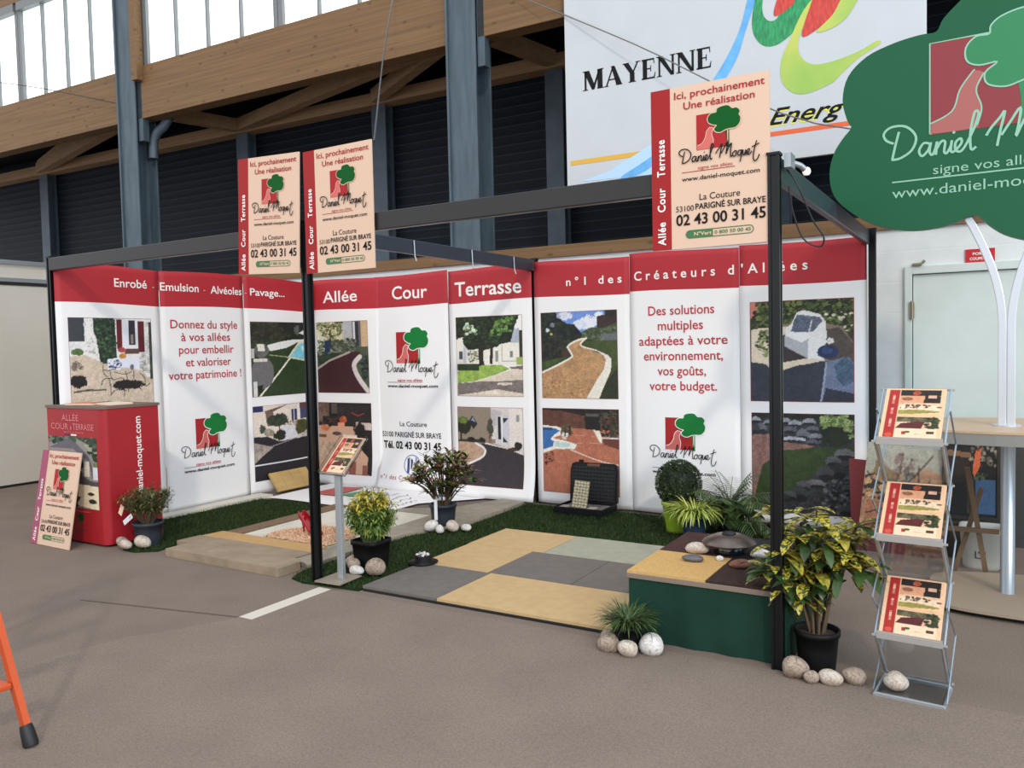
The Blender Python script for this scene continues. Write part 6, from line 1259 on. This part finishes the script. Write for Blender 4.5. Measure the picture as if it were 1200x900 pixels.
put_pic('picture', pic_abstract(), Frame(TR @ Vector((0, .01, 0)), TR.to_3x3() @ Vector((1, 0, 0)), TR.to_3x3() @ Vector((0, 0, 1))), .02, .02, .34, .68, pf, .003, local=False)
mb = MB(); mb.box(6.52, 6.95, 2.48, 2.60, 0, .25); tag(mb.build('carton', mat('carton_dark', (66, 58, 50), .8), at=(6.73, 2.54, 0), bevel=.004), 'dark carton carrying the framed picture behind the bin', 'carton')
tr = thing('folding_easel', 'brown wooden folding easel legs crossed in front of the white bin', 'easel', (6.72, 2.05, 0)); m_ewood = mat('easel_wood', (104, 82, 58), .6, var=.12, scale=6)
def bar(mb, a, b_, w_, d_):
    a = Vector(a); b_ = Vector(b_); t_ = (b_-a).normalized(); s_ = t_.cross(Vector((0, 1, 0))).normalized()*w_/2; q = Vector((0, d_/2, 0)); mb.prism([a-s_-q, a+s_-q, a+s_+q, a-s_+q], b_-a)
for a, b_ in (((6.645, 2.08, .0), (6.80, 2.12, .56)), ((6.83, 2.05, .0), (6.72, 2.05, .70)), ((6.60, 2.03, .30), (6.90, 2.03, .30))):
    mb = MB(); bar(mb, a, b_, .03, .02); mb.build('leg', m_ewood, tr, bevel=.002)
mb = MB(); mb.box(6.52, 8.3, 2.98, 3.0, .06, .90); mb.box(6.52, 8.3, 2.97, 3.01, .0, .06)
tag(mb.build('dark_backdrop_panel', mat('panel_charcoal', (62, 62, 58), .8, var=.06, scale=3), at=(7.4, 2.99, 0)), 'low charcoal panel standing in front of the door behind the table', 'panel')

# ------------------------------------------------------------------ orange step ladder at the left edge
ld = thing('step_ladder', 'orange tubular step ladder with black rubber foot at the lower left edge', 'ladder', (3.2, -2.4, 0)); m_oran = mat('ladder_orange', (196, 82, 38), .4, spec=.35, var=.03, scale=10); m_rub = mat('rubber_black', (24, 24, 26), .55)
A1 = Vector((3.585, -2.2, .03)); top1 = Vector((2.98, -2.2, 1.38)); A2 = Vector((3.585, -2.68, .03)); top2 = Vector((2.98, -2.68, 1.38))
def sqtube(mb, a, b_, w_, d_):
    a = Vector(a); b_ = Vector(b_); t_ = (b_-a).normalized(); y = Vector((0, 1, 0)) if abs(t_.y) < .9 else Vector((0, 0, 1)); s_ = t_.cross(y).normalized()*w_/2; q = s_.normalized().cross(t_)*d_/2; mb.prism([a-s_-q, a+s_-q, a+s_+q, a-s_+q], b_-a)
for a, b_ in ((A1, top1), (A2, top2), (Vector((2.35, -2.2, .03)), top1), (Vector((2.35, -2.68, .03)), top2)):
    mb = MB(); sqtube(mb, a, b_, .034, .026); lg = mb.build('leg', m_oran, ld, bevel=.007, bseg=3)
    d = (b_-a).normalized(); mb = MB(); mb.tube([a-d*.032, a-d*.02, a+d*.035, a+d*.055], [.026, .029, .026, .022], 14); f_ = mb.build('rubber_foot', m_rub, None); f_.parent = lg; f_.location = -base_of(ld) if False else (0, 0, 0)
    for v in f_.data.vertices: v.co -= Vector((3.2, -2.4, 0))
for k in (.15, .38, .61, .84):
    p1 = A1.lerp(top1, k); p2 = A2.lerp(top2, k); mb = MB(); mb.box(p1.x-.10, p1.x+.012, p2.y+.014, p1.y-.014, p1.z-.012, p1.z+.012); mb.build('step', m_oran, ld, bevel=.006)
mb = MB(); mb.box(2.86, 3.06, -2.72, -2.16, 1.37, 1.40); mb.build('top_platform', m_oran, ld, bevel=.008)

# ------------------------------------------------------------------ pieces that belong to a part sit under that part
NEST = {'tree_table': {'sign_logo': 'tree_sign', 'sign_lettering': 'tree_sign'},
        'sample_case': {'lid_foam': 'lid_shell', 'handle': 'lid_shell', 'latch': 'lid_shell', 'base_foam': 'base_shell', 'material_chip': 'base_shell'},
        'plinth': {'resin_sample': 'top_board'}, 'garden_fountain': {'spout': 'domed_cover'},
        'sign_board': {'stripe_lettering': 'side_stripe'}, 'spotlight': {'bulb': 'clamp'}, 'display_counter': {'title_lettering': 'fabric_wrap', 'small_logo': 'fabric_wrap', 'side_lettering': 'fabric_wrap', 'front_picture': 'fabric_wrap'}}
for pl_ in ('spotted_laurel', 'sedge_grass', 'golden_shrub', 'red_leaf_shrub', 'box_ball', 'arching_grass', 'feathery_palm', 'olive_shrub'): NEST[pl_] = {'soil': 'pot', 'tie_tape': 'pot'}
stem = lambda o: o.name.split('.')[0]
for root in [o for o in bpy.data.objects if o.parent is None and stem(o) in NEST]:
    rule = NEST[stem(root)]; kids = list(root.children)
    for ch in kids:
        if stem(ch) in rule:
            for q in kids:
                if stem(q) == rule[stem(ch)]: ch.parent = q; break
